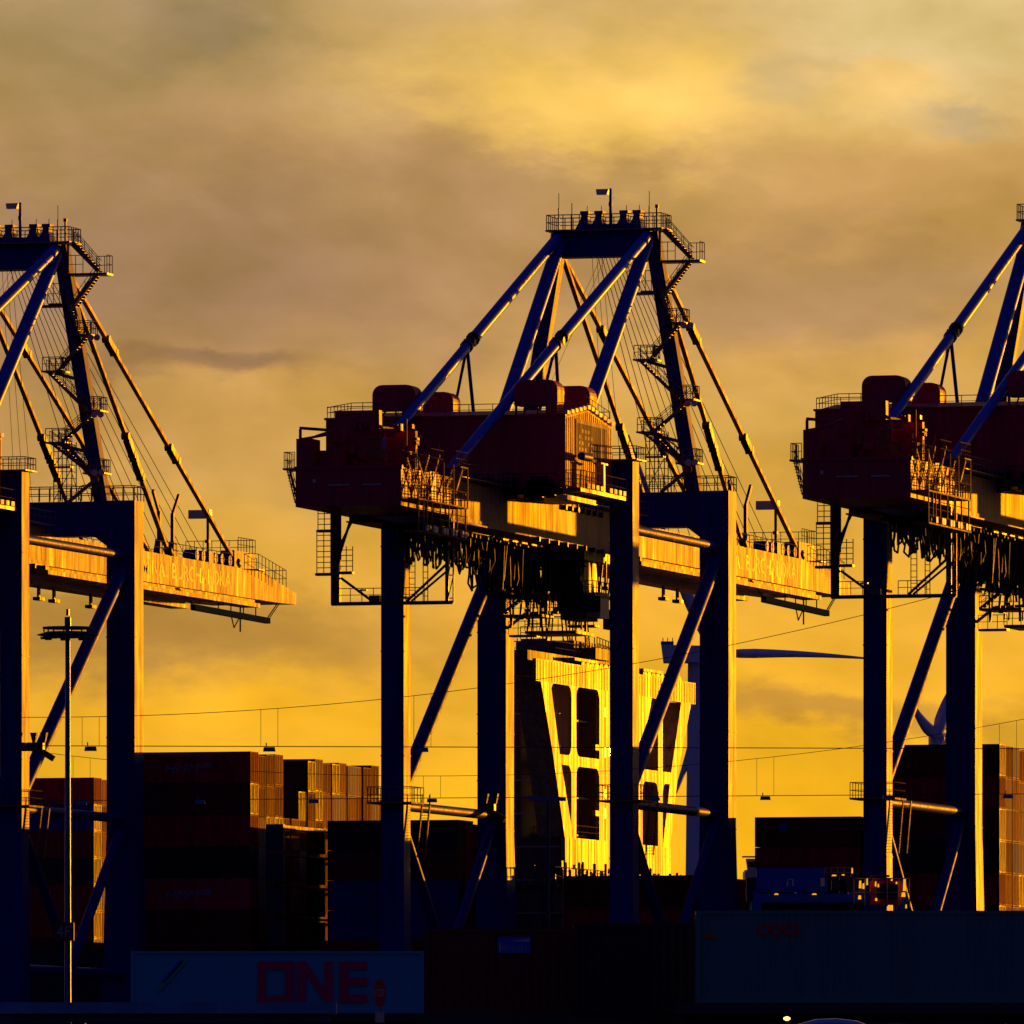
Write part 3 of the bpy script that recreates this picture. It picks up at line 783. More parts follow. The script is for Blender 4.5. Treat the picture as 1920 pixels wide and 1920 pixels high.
for v, z, sv, sz in ((48.9, 41.6, -1, -1), (50.5, 41.6, 1, -1), (58.5, 41.6, -1, -1), (41.9, 41.6, 1, -1), (50.5, 35.3, 1, 1), (48.9, 35.3, -1, 1),
                     (58.5, 34.4, -1, -1), (50.5, 34.4, 1, -1), (48.9, 34.4, -1, -1), (73.6, 41.6, 1, -1), (79.2, 41.6, -1, -1), (80.8, 41.6, 1, -1),
                     (80.8, 33.8, 1, -1), (79.2, 33.8, -1, -1), (73.6, 33.8, 1, -1)): fillet(v, z, sv, sz)
for k in range(7):
    z0 = 28.1+k*1.0*2.0
    if z0 < 41: fr.box(X0+0.01, X1-0.01, 57.2, 58.6, z0, z0+0.5) if k in (1, 4) else None
for k in range(9):      # scalloped edge under the bridge windows
    v = 53.0+k*1.55; pts = [(v+0.75*math.cos(math.pi*j/6), 43.55+0.5*math.sin(math.pi*j/6)) for j in range(7)]
    fr.prism(pts, 'x', X0, X1)
    fr.prism([(p[0]+21.5, p[1]) for p in pts], 'x', X0, X1)
front = fr.build('bridge_front', WB, ship)
rib = MB()
v = 37.4
while v < 92.6:
    rib.box(X1, X1+0.03, v, v+0.06, 41.65, 43.5); v += 0.95
for v in (60.5, 62.5, 64.8, 67, 69, 71): rib.box(X1, X1+0.03, v, v+0.07, 20, 41.6)
for v in (48, 50, 52.2, 54.4, 56.5, 75, 77, 79, 81.5): rib.box(X1+0.05, X1+0.08, v, v+0.07, 18, 27.8)
rib.build('stiffener', WB, front)
pt = MB()
for v, z in ((60.2, 39.2), (60.2, 35.6), (61.6, 35.7), (63.0, 35.8), (60.2, 31.8), (60.2, 30), (62.5, 31.9)): pt.box(X1, X1+0.035, v, v+0.35, z, z+0.8)
pt.build('porthole', M['glass'], front)
ad = MB()
ad.box(-9.5, -7.8, 49.5, 57.5, 43.95, 44.2); ad.box(-9.5, -7.8, 73.5, 80.5, 43.95, 44.2)
ad.build('bridge_awning', WB, ship)
tp = MB()
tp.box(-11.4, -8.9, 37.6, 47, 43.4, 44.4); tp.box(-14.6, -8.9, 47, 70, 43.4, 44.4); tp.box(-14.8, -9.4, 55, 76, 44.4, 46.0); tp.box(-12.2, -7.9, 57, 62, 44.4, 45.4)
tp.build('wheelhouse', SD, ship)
ms = MB()
V = 58.0
def tower(u, w, z0, z1):
    for a in (-w, w):
        for b in (-w, w): ms.tube((u+a*1.3, V+b*1.3, z0), (u+a*0.5, V+b*0.5, z1), 0.09, 5)
    z = z0+0.7
    while z < z1: ms.box(u-w, u+w, V-w, V-w+0.1, z, z+0.09); z += 0.85
tower(-13.7, 0.7, 44.4, 51.5); tower(-11.8, 0.7, 45, 50.5); tower(-9.6, 0.55, 45, 51.5)
ms.tube((-12.8, V, 50), (-12.8, V, 56), 0.12, 5); ms.tube((-10.6, V, 46), (-10.6, V, 53), 0.1, 5)
ms.box(-15.0, -12.6, V-1, V+1, 46.1, 46.3); ms.box(-12.9, -9.8, V-1, V+1, 48.6, 48.8); ms.box(-10.6, -8.0, V-1, V+1, 47.3, 47.5)
ms.box(-12.4, -10.8, V-1, V+1, 50.6, 50.8); ms.box(-15, -11, V-1, V+1, 44.4, 45.2)
ms.beam((-13.6, V, 50.3), (-9.0, V, 50.6), 0.2, 0.25); ms.beam((-14.9, V, 48.2), (-12.6, V, 48.4), 0.2, 0.25)
ms.tube((-12.2, V-1, 48.1), (-12.2, V-1, 48.6), 0.3, 8); ms.box(-11.3, -10.7, V-1.3, V-0.7, 48.8, 49.9)
for u in (-15.6, -14.7, -9.0, -8.3): ms.tube((u, V, 44.4), (u, V, 46.4), 0.05, 4)
ms.build('radar_mast', M['dark'], ship)
rl = MB()
rl.rail([(-15.3, 47, 44.4), (-9.0, 47, 44.4), (-9.0, 69, 44.4)], step=0.9, h=1.2, r=0.045)
rl.rail([(-15.0, V-1, 46.3), (-12.6, V-1, 46.3)], step=0.6, r=0.04); rl.rail([(-10.4, V-1, 47.5), (-8.1, V-1, 47.5)], step=0.6, h=1.6, r=0.04)
rl.rail([(-12.9, V-1, 48.8), (-9.9, V-1, 48.8)], step=0.6, r=0.04); rl.rail([(-8.6, 60, 45.4), (-8.6, 74, 44.6)], step=1.0, h=1.1, r=0.045)
rl.rail([(-12.0, 50.6, 27.9), (-12.0, 58.4, 27.9)], step=1.2, r=0.05)
rl.rail([(-8.0, 50.6, 27.95), (-8.0, 58.4, 27.95)], step=1.3, r=0.05)
rl.build('railing', M['grate'], ship)
# lashing bridges between the bays
for (a, b, zt) in ((-33.2, -31.6, 29.0), (-7.4, -6.6, 23.4), (8.2, 9.6, 23.8)):
    lb = MB()
    for v in (37.2, 50, 62, 74, 86):
        for z in (18, 20.9, 23.8, 26.6):
            if z < zt-2: lb.box(a, b, v, v+0.5, z, z+2.4)
    lb.box(a, b, 37.3, 91.8, zt-0.4, zt-0.1)
    for z in (20.6, 23.4, 26.2):
        if z < zt: lb.box(a, b, 37.3, 91.8, z, z+0.12)
    lb.build('lashing_bridge', M['hull'], ship)
lj = MB(); rnd = random.Random(8)      # rods, posts and lashing gear standing on deck by the bridge
for i in range(46):
    v = rnd.uniform(38, 84); h = rnd.uniform(0.4, 2.4); u = rnd.uniform(-7.4, -6.2)
    lj.box(u, u+rnd.uniform(.1, .3), v, v+rnd.uniform(.15, .5), 23.3, 23.8+h*0.8)
lj.rail([(-7.3, 38, 23.4), (-6.5, 38, 23.4), (-6.5, 84, 23.4)], step=1.2, h=1.6, r=0.05)
for u in (-11.4, -9.6, -14.2): lj.rail([(u, 37.8, 23.4), (u+1.3, 37.8, 23.4)], step=0.65, h=1.7, r=0.05)
lj.box(-15.8, -6.2, 37.5, 39, 22.9, 23.4)
lj.build('lashing_gear', M['dark'], ship)

ORD = ['first', 'second', 'third', 'fourth', 'fifth', 'sixth', 'seventh', 'eighth', 'ninth', 'tenth', 'eleventh', 'twelfth',
       'thirteenth', 'fourteenth', 'fifteenth', 'sixteenth', 'seventeenth', 'eighteenth', 'nineteenth', 'twentieth']
TIERN = ['topmost', 'second from the top', 'third from the top', 'fourth from the top', 'fifth from the top', 'sixth from the top', 'seventh from the top']
DESC = dict(red='red', rust='rust red', orange='orange', cream='cream', grey='grey', brown='brown', black='black', blue='dark blue', maroon='maroon', tan='tan')
def ship_container(u, v, z, L, H, col, label, group, doors=True):
    return container(uvw(u, v, z), -TH, L, H-0.05, col, label, group, doors)
def bay(u0, L, H, ntier, rows, place, v0=37.0, near=None, skip=(), lows=None, seed=1, pal=None, depth=None, zbase=18.5):
    rnd = random.Random(seed)
    pal = pal or ['orange', 'cream', 'tan', 'brown', 'rust', 'orange', 'tan', 'maroon', 'orange', 'grey', 'rust']
    for j in range(rows):
        top = ntier
        dd = (depth(j) if depth else ntier); jz = 0 if j == 0 else rnd.choice((-0.28, -0.28, 0.0, -0.1)); ju = 0 if j == 0 else rnd.uniform(-0.14, 0.03)
        for k in range(dd):
            if (j, k) in skip: continue
            z = zbase + H*(ntier-1-k) + (jz if k < 2 else 0)
            if j == 0 and near: col = near[k % len(near)]
            else: col = rnd.choice(pal)
            if lows and (j, k) in lows: col = lows[(j, k)]
            if j == 0:
                lab = f'{DESC[col]} container side, {TIERN[k]} in the {place}'
            else:
                lab = f'{DESC[col]} container end, {ORD[j]} row back, {TIERN[k]}, {place}'
            c = ship_container(u0+ju, v0+2.56*j, z, L, H, col, lab, 'containers stacked on the ship')
            if j == 0 and (place, k) in LOGO:
                LOGO[(place, k)](c)
def hmm_logo(c):
    lettering('HMM', 0.78, 3.3, front_face(4.1+0.0, 0.016, 0.95), LETTERGREY, c, shear=0.3, depth=0.012)
    s = MB()
    for i in range(3): s.prism([(7.3+0.18*i, 1.35+0.17*i), (8.4, 1.35+0.17*i), (8.6, 1.46+0.17*i), (7.45+0.18*i, 1.46+0.17*i)], 'y', 0.0, 0.016)
    s.build('logo_stripe', LETTERGREY, c)
def faint_logo(c):
    m = MB(); pts = [(2.6+0.42*math.cos(a*math.pi/6), 1.75+0.42*math.sin(a*math.pi/6)) for a in range(12)]
    m.prism(pts, 'y', 0.004, 0.018); m.build('logo_disc', M['bluel'], c)
LOGO = {('tall maroon stack', 0): hmm_logo, ('tall maroon stack', 4): hmm_logo,
        ('stack right of ship bridge', 0): faint_logo}
A_low = {(7, 0): 'black', (6, 1): 'black', (3, 0): 'orange', (2, 0): 'rust', (1, 0): 'rust', (1, 1): 'rust'}
bay(-46.8, 12.19, 2.85, 6, 18, 'tall maroon stack', near=['maroon', 'brown', 'maroon', 'black', 'red', 'brown'],
    depth=lambda j: 6, lows=A_low, seed=4, skip={(4, 0), (5, 0), (6, 0), (4, 1), (5, 1), (16, 0), (17, 0), (17, 1)})
bay(-27.4, 12.19, 2.7, 4, 18, 'low stack left of ship bridge', near=['black', 'brown', 'blue', 'blue'], seed=5, pal=['brown', 'black', 'maroon'])
bay(-5.4, 12.19, 2.85, 2, 18, 'stack under golden bridge front', near=['brown', 'maroon'], seed=6, pal=['brown', 'black', 'maroon'],
    depth=lambda j: 2)
bay(12.2, 9.6, 2.7, 4, 14, 'stack right of ship bridge', near=['brown', 'maroon', 'black', 'brown'], seed=7, pal=['brown', 'black', 'maroon'], depth=lambda j: 4)
bay(22.3, 12.19, 2.85, 6, 10, 'stack behind rightmost crane', near=['brown', 'maroon', 'brown', 'black', 'maroon', 'brown'], seed=9, depth=lambda j: 6)
bay(-91.5, 12.19, 2.65, 7, 7, 'far left stack', v0=130.0, near=['maroon', 'blue', 'brown', 'black', 'brown', 'brown', 'black'], seed=12, depth=lambda j: 7, zbase=18.05)
s2 = empty('container_ship', uvw(0, 0, 0), -TH); tag(s2, 'second ship lying behind the first, carrying the stack at the far left', 'ship')
m = MB(); m.prism([(-230, -2), (-78, -2), (-70, 12), (-70, 17.4), (-230, 17.4)], 'y', 128, 176); m.build('hull', M['hull'], s2)
m = MB(); m.box(-92, -79, 130, 160, 17.4, 18.0); m.build('hatch_cover', M['brown'], s2)

# ------------------------------------------------------------ wind turbines
def pxp(px, py, Y):      # a point at distance Y read off the photograph's frame
    return Vector(((px-960)/21000*Y, Y, (2150-py)/21000*Y))
def blade(p, q, w, t, parent, base=None):
    """tapered blade from hub p to tip q (world), chord w"""
    p, q = Vector(p), Vector(q); d = (q-p).normalized(); s = d.cross(Vector((0, 1, 0))).normalized()
    n = 12; vs = []; fs = []
    for i in range(n+1):
        f = i/n; c = p.lerp(q, f)
        ch = w*(0.42+0.58*min(1, f/0.2))*(1-0.88*max(0, f-0.2)/0.8); th = t*(1-0.85*f)
        off = s*(-ch*0.15) + s*w*0.5*math.sin(f*math.pi)*0.5
        for a, b in ((-0.35, 0), (0, -0.5), (0.65, 0), (0, 0.5)):
            vs.append(tuple(c+off+s*ch*a+Vector((0, 1, 0))*th*b))
        if i:
            o = 4*(i-1)
            for k in range(4): fs.append((o+k, o+(k+1) % 4, o+4+(k+1) % 4, o+4+k))
    m = MB(); m._add(vs, fs, True); m._add([vs[k] for k in range(4)], [(3, 2, 1, 0)]); m._add([vs[-4+k] for k in range(4)], [(0, 1, 2, 3)])
    return m.build('blade', M['turb'], parent)
Y = 3000.0; k = Y/21000
wt = empty('wind_turbine', (0, 0, 0)); tag(wt, 'large wind turbine behind the middle crane, one blade stretched out level to the right', 'wind turbine', 'wind turbines')
hub = pxp(1338, 1224, Y-14)
tw = MB(); tw.tube((pxp(1303, 0, Y).x, Y, 0), (pxp(1303, 0, Y).x, Y, pxp(0, 1238, Y).z), 3.3, 20, 1.9); tw.build('tower', M['turb'], wt)
nc = MB(); a, b = pxp(1240, 1243, Y), pxp(1328, 1212, Y); nc.prism([(a.x+0.6, a.z), (b.x, a.z), (b.x, b.z), (a.x, b.z+0.3)], 'y', Y-4, Y+4)
nac = nc.build('nacelle', M['turb'], wt)
ht = MB(); a, b = pxp(1239, 1209, Y), pxp(1263, 1203, Y); ht.box(a.x, b.x, Y-2, Y+2, a.z, b.z)
for pp in (1243, 1252, 1261): c = pxp(pp, 1203, Y); ht.tube((c.x, Y, c.z-1.5), (c.x, Y, c.z+1.0), 0.12, 4)
ht.build('cooler', M['carrier'], wt)
hb = MB(); hb.tube(pxp(1322, 1228, Y), pxp(1345, 1228, Y), 2.6, 14, 1.6); hb.build('hub', M['turb'], wt)
blade(pxp(1338, 1226, Y), pxp(1178, 815, Y), 3.8, 2.0, wt); blade(pxp(1338, 1226, Y), pxp(1645, 1236, Y), 2.7, 1.6, wt); blade(pxp(1338, 1230, Y), pxp(1258, 1510, Y), 4.2, 2.0, wt)
Y = 6000.0
wt = empty('wind_turbine', (0, 0, 0)); tag(wt, 'distant wind turbine with two blades raised in a V above the right hand container stack', 'wind turbine', 'wind turbines')
c = pxp(1757, 1385, Y)
tw = MB(); tw.tube((c.x, Y, 0), (c.x, Y, c.z), 4.2, 16, 3.0); tw.build('tower', M['turb'], wt)
nc = MB(); nc.tube((c.x, Y-6, c.z), (c.x+3, Y+8, c.z), 3.8, 14); nc.box(c.x-4.2, c.x+7.5, Y, Y+12, c.z-4, c.z+2.6); nc.build('nacelle', M['turb'], wt)
blade(c+Vector((0, -7, 0)), pxp(1704, 1304, Y-7), 7.0, 3, wt); blade(c+Vector((0, -7, 0)), pxp(1800, 1262, Y-7), 7.5, 3, wt); blade(c+Vector((0, -7, 0)), pxp(1762, 1560, Y-7), 5, 2, wt)

# ------------------------------------------------------------ light masts
def gzat(Yw):
    pts = [(-1e5, -1.8), (200, -1.8), (300, 2.0), (350, 3.3), (460, 4.2), (1e5, 4.2)]
    for (a, za), (b, zb) in zip(pts[:-1], pts[1:]):
        if a <= Yw <= b: return za+(zb-za)*(Yw-a)/(b-a)
Y = 700.0
mx = pxp(127, 0, Y).x
lm = empty('light_mast', (mx, Y, GZ)); tag(lm, 'tall slim light mast with a ring shaped lamp head in front of the leftmost crane', 'light mast')
m = MB(); m.tube((0, 0, 0), (0, 0, 28.3), 0.22, 14, 0.15); m.tube((0, 0, 28.3), (0, 0, 28.9), 0.2, 10); m.tube((0, 0, 29), (0, 0, 29.4), 0.1, 6); m.build('pole', M['mast'], lm)
m = MB()
m.tube((0, 0, 27.78), (0, 0, 27.98), 1.98, 28, 1.35); m.tube((0, 0, 27.62), (0, 0, 27.78), 1.3, 28, 1.98)
for i in range(24):
    a, b = 2*math.pi*i/24, 2*math.pi*(i+1)/24
    m.beam((1.5*math.cos(a), 1.5*math.sin(a), 28.22), (1.5*math.cos(b), 1.5*math.sin(b), 28.22), 0.14, 0.12)
for i in range(8):
    a = 2*math.pi*i/8+0.2
    m.tube((1.5*math.cos(a), 1.5*math.sin(a), 27.95), (1.5*math.cos(a), 1.5*math.sin(a), 28.25), 0.05, 5)
    m.beam((0, 0, 28.22), (1.5*math.cos(a), 1.5*math.sin(a), 28.22), 0.07, 0.07)
m.build('lamp_ring', M['matte'], lm)
for i in range(8):
    a = 2*math.pi*i/8+0.2; q = MB()
    q.taper((1.5*math.cos(a)-0.2, 1.5*math.cos(a)+0.2, 1.5*math.sin(a)-0.2, 1.5*math.sin(a)+0.2, 27.5), (1.5*math.cos(a)-0.24, 1.5*math.cos(a)+0.24, 1.5*math.sin(a)-0.24, 1.5*math.sin(a)+0.24, 27.64))
    q.build('lamp', M['matte'], lm)
sg = empty('block_sign', (mx-0.05, Y, 12.9-0.05)); tag(sg, 'dark red box sign reading 4F fixed to the ring lamp mast', 'sign')
m = MB(); m.box(-0.75, 0.45, -0.95, -0.30, 0, 1.15); m.build('sign_box', M['brown'], sg)
MB().box(0.45, 0.47, -0.93, -0.32, 0.02, 1.13).build('lit_side_panel', M['letter'], sg)  # pale sheet painting the sunlit side of the box
lettering('4F', 0.75, 0.85, front_face(-0.6, -0.956, 0.2), LETTERGREY, sg)
xm = pxp(1028, 0, Y).x
l2 = empty('street_lamp', (xm, Y, GZ)); tag(l2, 'thin dark lamp post with a crosswise head in front of the ship bridge', 'street lamp')
MB().tube((0, 0, 0), (0, 0, 17.6), 0.12, 10, 0.08).build('pole', M['matte'], l2)
m = MB(); m.beam((-1.3, 0, 17.6), (1.1, 0, 17.5), 0.3, 0.22); m.build('lamp_head', M['mast'], l2)
# span wires with hanging lamps
def span(Y, ylow, lowf, parab, lamps, lab, k, pos):
    sw = empty('lighting_span_wire', (0, Y, 0)); tag(sw, lab, 'span wire', 'span wires with hanging lamps')
    f = Y/21000
    def P(px, py): return ((px-960)*f, 0, (2150-py)*f)
    w = MB(); xs = list(range(-600, 2700, 60))
    for a, b in zip(xs[:-1], xs[1:]):
        w.tube(P(a, lowf(a)), P(b, lowf(b)), 0.03, 4)
    w.build('wire', M['cable'], sw); w = MB()
    for a, b in zip(xs[:-1], xs[1:]): w.tube(P(a, parab(a)), P(b, parab(b)), 0.022, 4)
    w.build('suspension_wire', M['cable'], sw)
    for px in lamps:
        d = MB()
        for s in (-16, 16): d.tube(P(px+s, lowf(px)), P(px+s, parab(px+s)), 0.016, 4)
        d.build('dropper', M['cable'], sw)
        hl_ = empty('hanging_lamp', (P(px, 0)[0], Y, P(px, lowf(px))[2])); g = MB(); w_ = 0.42
        g.taper((-w_, w_, -0.3, 0.3, -0.34), (-w_*0.9, w_*0.9, -0.2, 0.2, -0.05)); g.tube((-w_*0.5, 0, 0), (-w_*0.5, 0, 0.25), 0.04, 4)
        g.build('lamp_housing', M['mast'], hl_)
        tag(hl_, pos(px), 'hanging lamp', 'lamps hung from the span wires')
    for px in (-600, 2640):
        pm = MB(); pm.tube((P(px, 0)[0], 0, GZ), (P(px, 0)[0], 0, (2150-parab(px))*f+0.5), 0.3, 10, 0.18); pm.build('support_mast', M['mast'], sw)
P1N = {170: 'box lamp on the upper span wire between the legs of the leftmost crane', 505: 'box lamp on the upper span wire just above the tall maroon container stack',
       792: 'box lamp on the upper span wire beside the lit edge of the middle crane leg'}
span(760.0, 1400, lambda x: 1399+0.003*(x-300), lambda x: 1345-7.9e-5*(x-60)**2, (170, 505, 792), 'upper of the two span wires carrying box lamps across the terminal', 1, lambda p: P1N[p])
P2N = {375: 'box lamp of the lower span wire hanging before the maroon container side', 588: 'lower span wire lamp hanging before the gold container ends',
       810: 'box lamp of the lower span wire right of the middle crane left leg', 1228: 'lower span wire lamp beside the diagonal brace of the middle crane',
       1435: 'lower span wire lamp hanging alone against yellow sky beside middle crane', 1665: 'box lamp of the lower span wire behind the left leg of the rightmost crane',
       1890: 'lower span wire lamp before the container ends at the right edge', 153: 'box lamp of the lower span wire behind the ring lamp mast'}
span(900.0, 1497, lambda x: 1502-0.007*x, lambda x: 1455-8.5e-5*(x-800)**2, (153, 375, 588, 810, 1228, 1435, 1665, 1890), 'lower of the two span wires carrying box lamps across the terminal', 1, lambda p: P2N[p])

# ------------------------------------------------------------ foreground freight
def fg(px0, px1, ytop, Y, H, cname, label, doors=False, corr=True):
    f = Y/21000; x0 = (px0-960)*f; L = (px1-px0)*f; zt = (2150-ytop)*f
    c = container((x0, Y, zt-H), 0.0, L, H, cname, label, 'containers standing in the foreground', doors, corr)
    return c, L, f, zt-H, x0
one, L, f, zb1, x1 = fg(245, 795, 1783, 466.0, 2.59, 'onewhite', 'pale blue refrigerated container with big square magenta letters', False, False)
lt = MB(); y0 = 0.0-0.004
def lb(px, py): return ((px-245)*f, (1900-py)*f)
def quad(pts): lt.prism([lb(*p) for p in pts], 'y', -0.02, 0.02)
quad([(483, 1880), (552, 1880), (552, 1866), (483, 1866)]); quad([(483, 1818), (552, 1818), (552, 1803), (483, 1803)])
quad([(483, 1866), (499, 1866), (499, 1818), (483, 1818)]); quad([(535, 1866), (552, 1866), (552, 1818), (535, 1818)])
quad([(558, 1879), (574, 1879), (574, 1803), (558, 1803)]); quad([(608, 1879), (624, 1879), (624, 1803), (608, 1803)])
quad([(574, 1825), (608, 1879), (608, 1855), (574, 1803)])
quad([(636, 1880), (653, 1880), (653, 1803), (636, 1803)])
for z in (1880, 1848, 1818): quad([(653, z), (688, z), (688, z-15), (653, z-15)])
lt.build('lettering', M['magenta'], one)
lt = MB(); quad([(293, 1858), (300, 1860), (352, 1800), (346, 1796)]); lt.build('green_stripe', M['greenl'], one)
lt = MB(); quad([(303, 1840), (308, 1843), (345, 1802), (337, 1800)]); lt.build('blue_stripe', M['bluel'], one)
ru = MB(); ru.box(-0.02, 0.02, 0.1, 2.3, 0.1, 2.5); ru.build('refrigeration_unit', M['panel'], one)
oo, L, f, zb2, x2 = fg(1305, 2028, 1707, 352.0, 2.9, 'oocl', 'long grey green corrugated container with red round letters at the lower right')
lettering('OOCL', 0.42, 1.38, front_face((1421-1305)*f, 0.018, (1880-1755)*f), M['redletter'], oo, depth=0.012, bold=0.035)
MB().box(0.25, 0.62, 0.0, 0.02, 2.02, 2.14).build('number_marking', M['redletter'], oo)
bc, L, f, zb3, x3 = fg(1075, 1432, 1731, 356.0, 2.9, 'black', 'black container in the centre foreground, in front of the dark brown one')
dc, L, f, zb4, x4 = fg(795, 1480, 1741, 360.0, 2.75, 'brown', 'dark brown container with a small blue placard near its top')
MB().box((933-795)*f, (995-795)*f, -0.012, 0.02, (1902-1788)*f, (1902-1757)*f).build('placard', M['placard'], dc)
pm = MB(); pm.box((936-795)*f, (939-795)*f, -0.016, -0.012, (1902-1785)*f, (1902-1768)*f)
pm.prism([((955-795)*f, (1902-1766)*f), ((993-795)*f, (1902-1766)*f), ((993-795)*f, (1902-1760)*f)], 'y', -0.016, -0.012)
pm.build('placard_stripe', M['sign'], dc)
lettering('Ibsen', 0.24, 0.8, front_face((941-795)*f, -0.013, (1902-1784)*f), LETTERGREY, dc, depth=0.006)
# flat wagons carrying them
def wagon(x0, x1, Y, ztop, lab, mat='dark', grp='flat wagons under the foreground containers'):
    gz = gzat(Y+1.2); L = x1-x0
    w = empty('flat_wagon', (x0, Y, gz)); h = ztop-gz
    d = MB(); d.box(0, L, 0.0, 2.4, h-0.35, h-0.004); d.box(0.2, L-0.2, 0.9, 1.5, h-0.62, h-0.35); d.build('deck', M[mat], w)
    for xx in (1.8, L-1.8):
        b = MB(); b.box(xx-1.1, xx+1.1, 0.3, 2.1, 0.35, max(0.5, h-0.64))
        b.build('bogie', M['dark'], w)
        for s in (-0.85, 0.85):
            q = MB()
            for y in (0.45, 1.9): q.tube((xx+s, y-0.06, 0.32), (xx+s, y+0.06, 0.32), 0.32, 16)
            q.build('wheel', M['rubber'], w)
    tag(w, lab, 'wagon', grp)
wagon(x1-0.4, x1+12.6, 466.0, zb1, 'dark flat wagon under the pale blue refrigerated container')
wagon(x2-0.6, x2+12.7, 352.0, zb2, 'dark flat wagon under the long grey green container')
wagon(x3-0.2, x3+6.3, 356.2, zb3, 'short dark flat wagon under the black container')
wagon(x4-0.3, x4+12.0, 360.0, zb4, 'dark flat wagon under the dark brown container')
f = 345/21000
wagon((-20-960)*f, (630-960)*f, 345.0, (2150-1879)*f, 'empty pale blue flat wagon along the lower left edge of the picture', 'pale')
# stop sign
Y = 343.0; f = Y/21000; X = (712-960)*f
ss = empty('stop_sign', (X, Y, gzat(Y)), R(-62)); tag(ss, 'red octagonal stop sign turned sideways with a pale plate below', 'stop sign')
zc = (2150-1862)*f-gzat(Y)
m = MB(); m.tube((0, 0.05, 0), (0, 0.05, zc+0.3), 0.035, 8); m.build('post', M['grate'], ss)
m = MB(); m.prism([(0.45*math.cos(R(22.5+45*i)), zc+0.45*math.sin(R(22.5+45*i))) for i in range(8)], 'y', -0.01, 0.01); pl_ = m.build('plate', M['stop'], ss)
lettering('STOP', 0.24, 0.7, front_face(-0.35, -0.011, zc-0.12), M['letter'], pl_, depth=0.004)
MB().box(-0.28, 0.28, -0.01, 0.01, zc-0.9, zc-0.58).build('sub_plate', M['letter'], ss)
# car roof at the lower edge
Y = 312.0; f = Y/21000; gz = gzat(Y)
cx = (1545-960)*f; zr_ = (2150-1909)*f-gz
car = empty('parked_car', (cx, Y, gz)); tag(car, 'silver blue car of which only the curved roof shows at the bottom edge', 'car')
def carbody():
    m = MB()
    prof = [(-2.15, 0.35), (-2.15, 0.78), (-1.95, 0.92), (-1.15, 1.0), (-0.65, zr_-0.14), (-0.2, zr_-0.02), (0.35, zr_), (0.95, zr_-0.07), (1.5, zr_-0.3), (1.95, 1.05), (2.15, 0.95), (2.18, 0.35)]
    secs = [(0.0, 0.86), (0.12, 0.97), (0.5, 1.0), (1.25, 1.0), (1.63, 0.97), (1.75, 0.86)]
    vs = []; n = len(prof)
    for y, s in secs:
        for x, z in prof:
            zz = z if z < 1.0 else 1.0+(z-1.0)*(0.55 if s < 0.9 else (0.9 if s < 0.99 else 1.0))
            vs.append((x*s if s < 1 else x, y, zz))
    fs = []
    for a in range(len(secs)-1):
        for i in range(n): fs.append((a*n+i, a*n+(i+1) % n, (a+1)*n+(i+1) % n, (a+1)*n+i))
    m._add(vs, fs, True); m._add(vs[:n], [tuple(range(n-1, -1, -1))]); m._add(vs[-n:], [tuple(range(n))])
    return m
carbody().build('body', M['silver'], car)
w = MB(); w.prism([(-1.0, 1.02), (-0.6, zr_-0.2), (0.9, zr_-0.16), (1.4, 1.04)], 'y', -0.012, 0.03); w.build('side_window', M['glass'], car)
for x in (-1.35, 1.35):
    q = MB(); q.tube((x, -0.02, 0.32), (x, 0.2, 0.32), 0.32, 20); q.tube((x, 1.55, 0.32), (x, 1.77, 0.32), 0.32, 20); q.build('wheel', M['rubber'], car)
bl = empty('added_glint', ((1473-960)*f, Y-1.5, gzat(Y-1.5))); tag(bl, 'glint made as a small yellow glow beside the car roof at the bottom edge', 'lamp')  # added glow on an added post, in place of a bright glint
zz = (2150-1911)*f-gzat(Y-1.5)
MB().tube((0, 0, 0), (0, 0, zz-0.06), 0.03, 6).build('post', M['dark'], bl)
q = MB(); q.tube((-0.09, 0, zz), (0.0, 0, zz), 0.03, 10, 0.065); q.tube((0, 0, zz), (0.09, 0, zz), 0.065, 10, 0.03); q.build('glowing_glint', glow('warm_glint_glow', (1.0, 0.55, 0.12), 4.0), bl)

# ------------------------------------------------------------ straddle carrier in the yard
Y = 640.0; f = Y/21000
sc = empty('straddle_carrier', ((1400-960)*f, Y, GZ)); tag(sc, 'tall blue straddle carrier with glinting cab between the middle and rightmost cranes', 'straddle carrier')
def q2(px): return (px-1400)*f
def z2(py): return (2150-py)*f-GZ
C = M['carrier']
m = MB(); m.box(q2(1418), q2(1552), -0.2, 1.6, z2(1672), z2(1628)); m.box(q2(1424), q2(1545), -0.25, -0.2, z2(1668), z2(1634)); m.build('engine_box', C, sc)
m = MB()
for y in (0, 4.2):
    m.box(q2(1412), q2(1702), y-0.25, y+0.25, z2(1690), z2(1676))
    m.box(q2(1412), q2(1702), y-0.4, y+0.4, 0.9, 1.7)
for x in (1420, 1500, 1600, 1690): m.box(q2(x)-0.2, q2(x)+0.2, -0.2, 4.4, z2(1676), z2(1670))
m.build('frame', C, sc)
for x in (1418, 1690):
    for y in (0, 4.2): MB().box(q2(x)-0.28, q2(x)+0.28, y-0.24, y+0.24, 1.5, z2(1690)).build('leg', C, sc)
for x in (1425, 1510, 1600, 1685):
    for y in (0, 4.2): MB().tube((q2(x), y-0.25, 0.7), (q2(x), y+0.25, 0.7), 0.7, 18).build('wheel', M['rubber'], sc)
m = MB()
for x, w, a, b in ((1400, 22, 1690, 1645), (1560, 24, 1668, 1650), (1575, 14, 1690, 1640)):
    if x == 1560: m.build('front_casing', M['hull'], sc); m = MB()
    m.box(q2(x), q2(x+w), 0.3, 2.4, z2(a), z2(b))
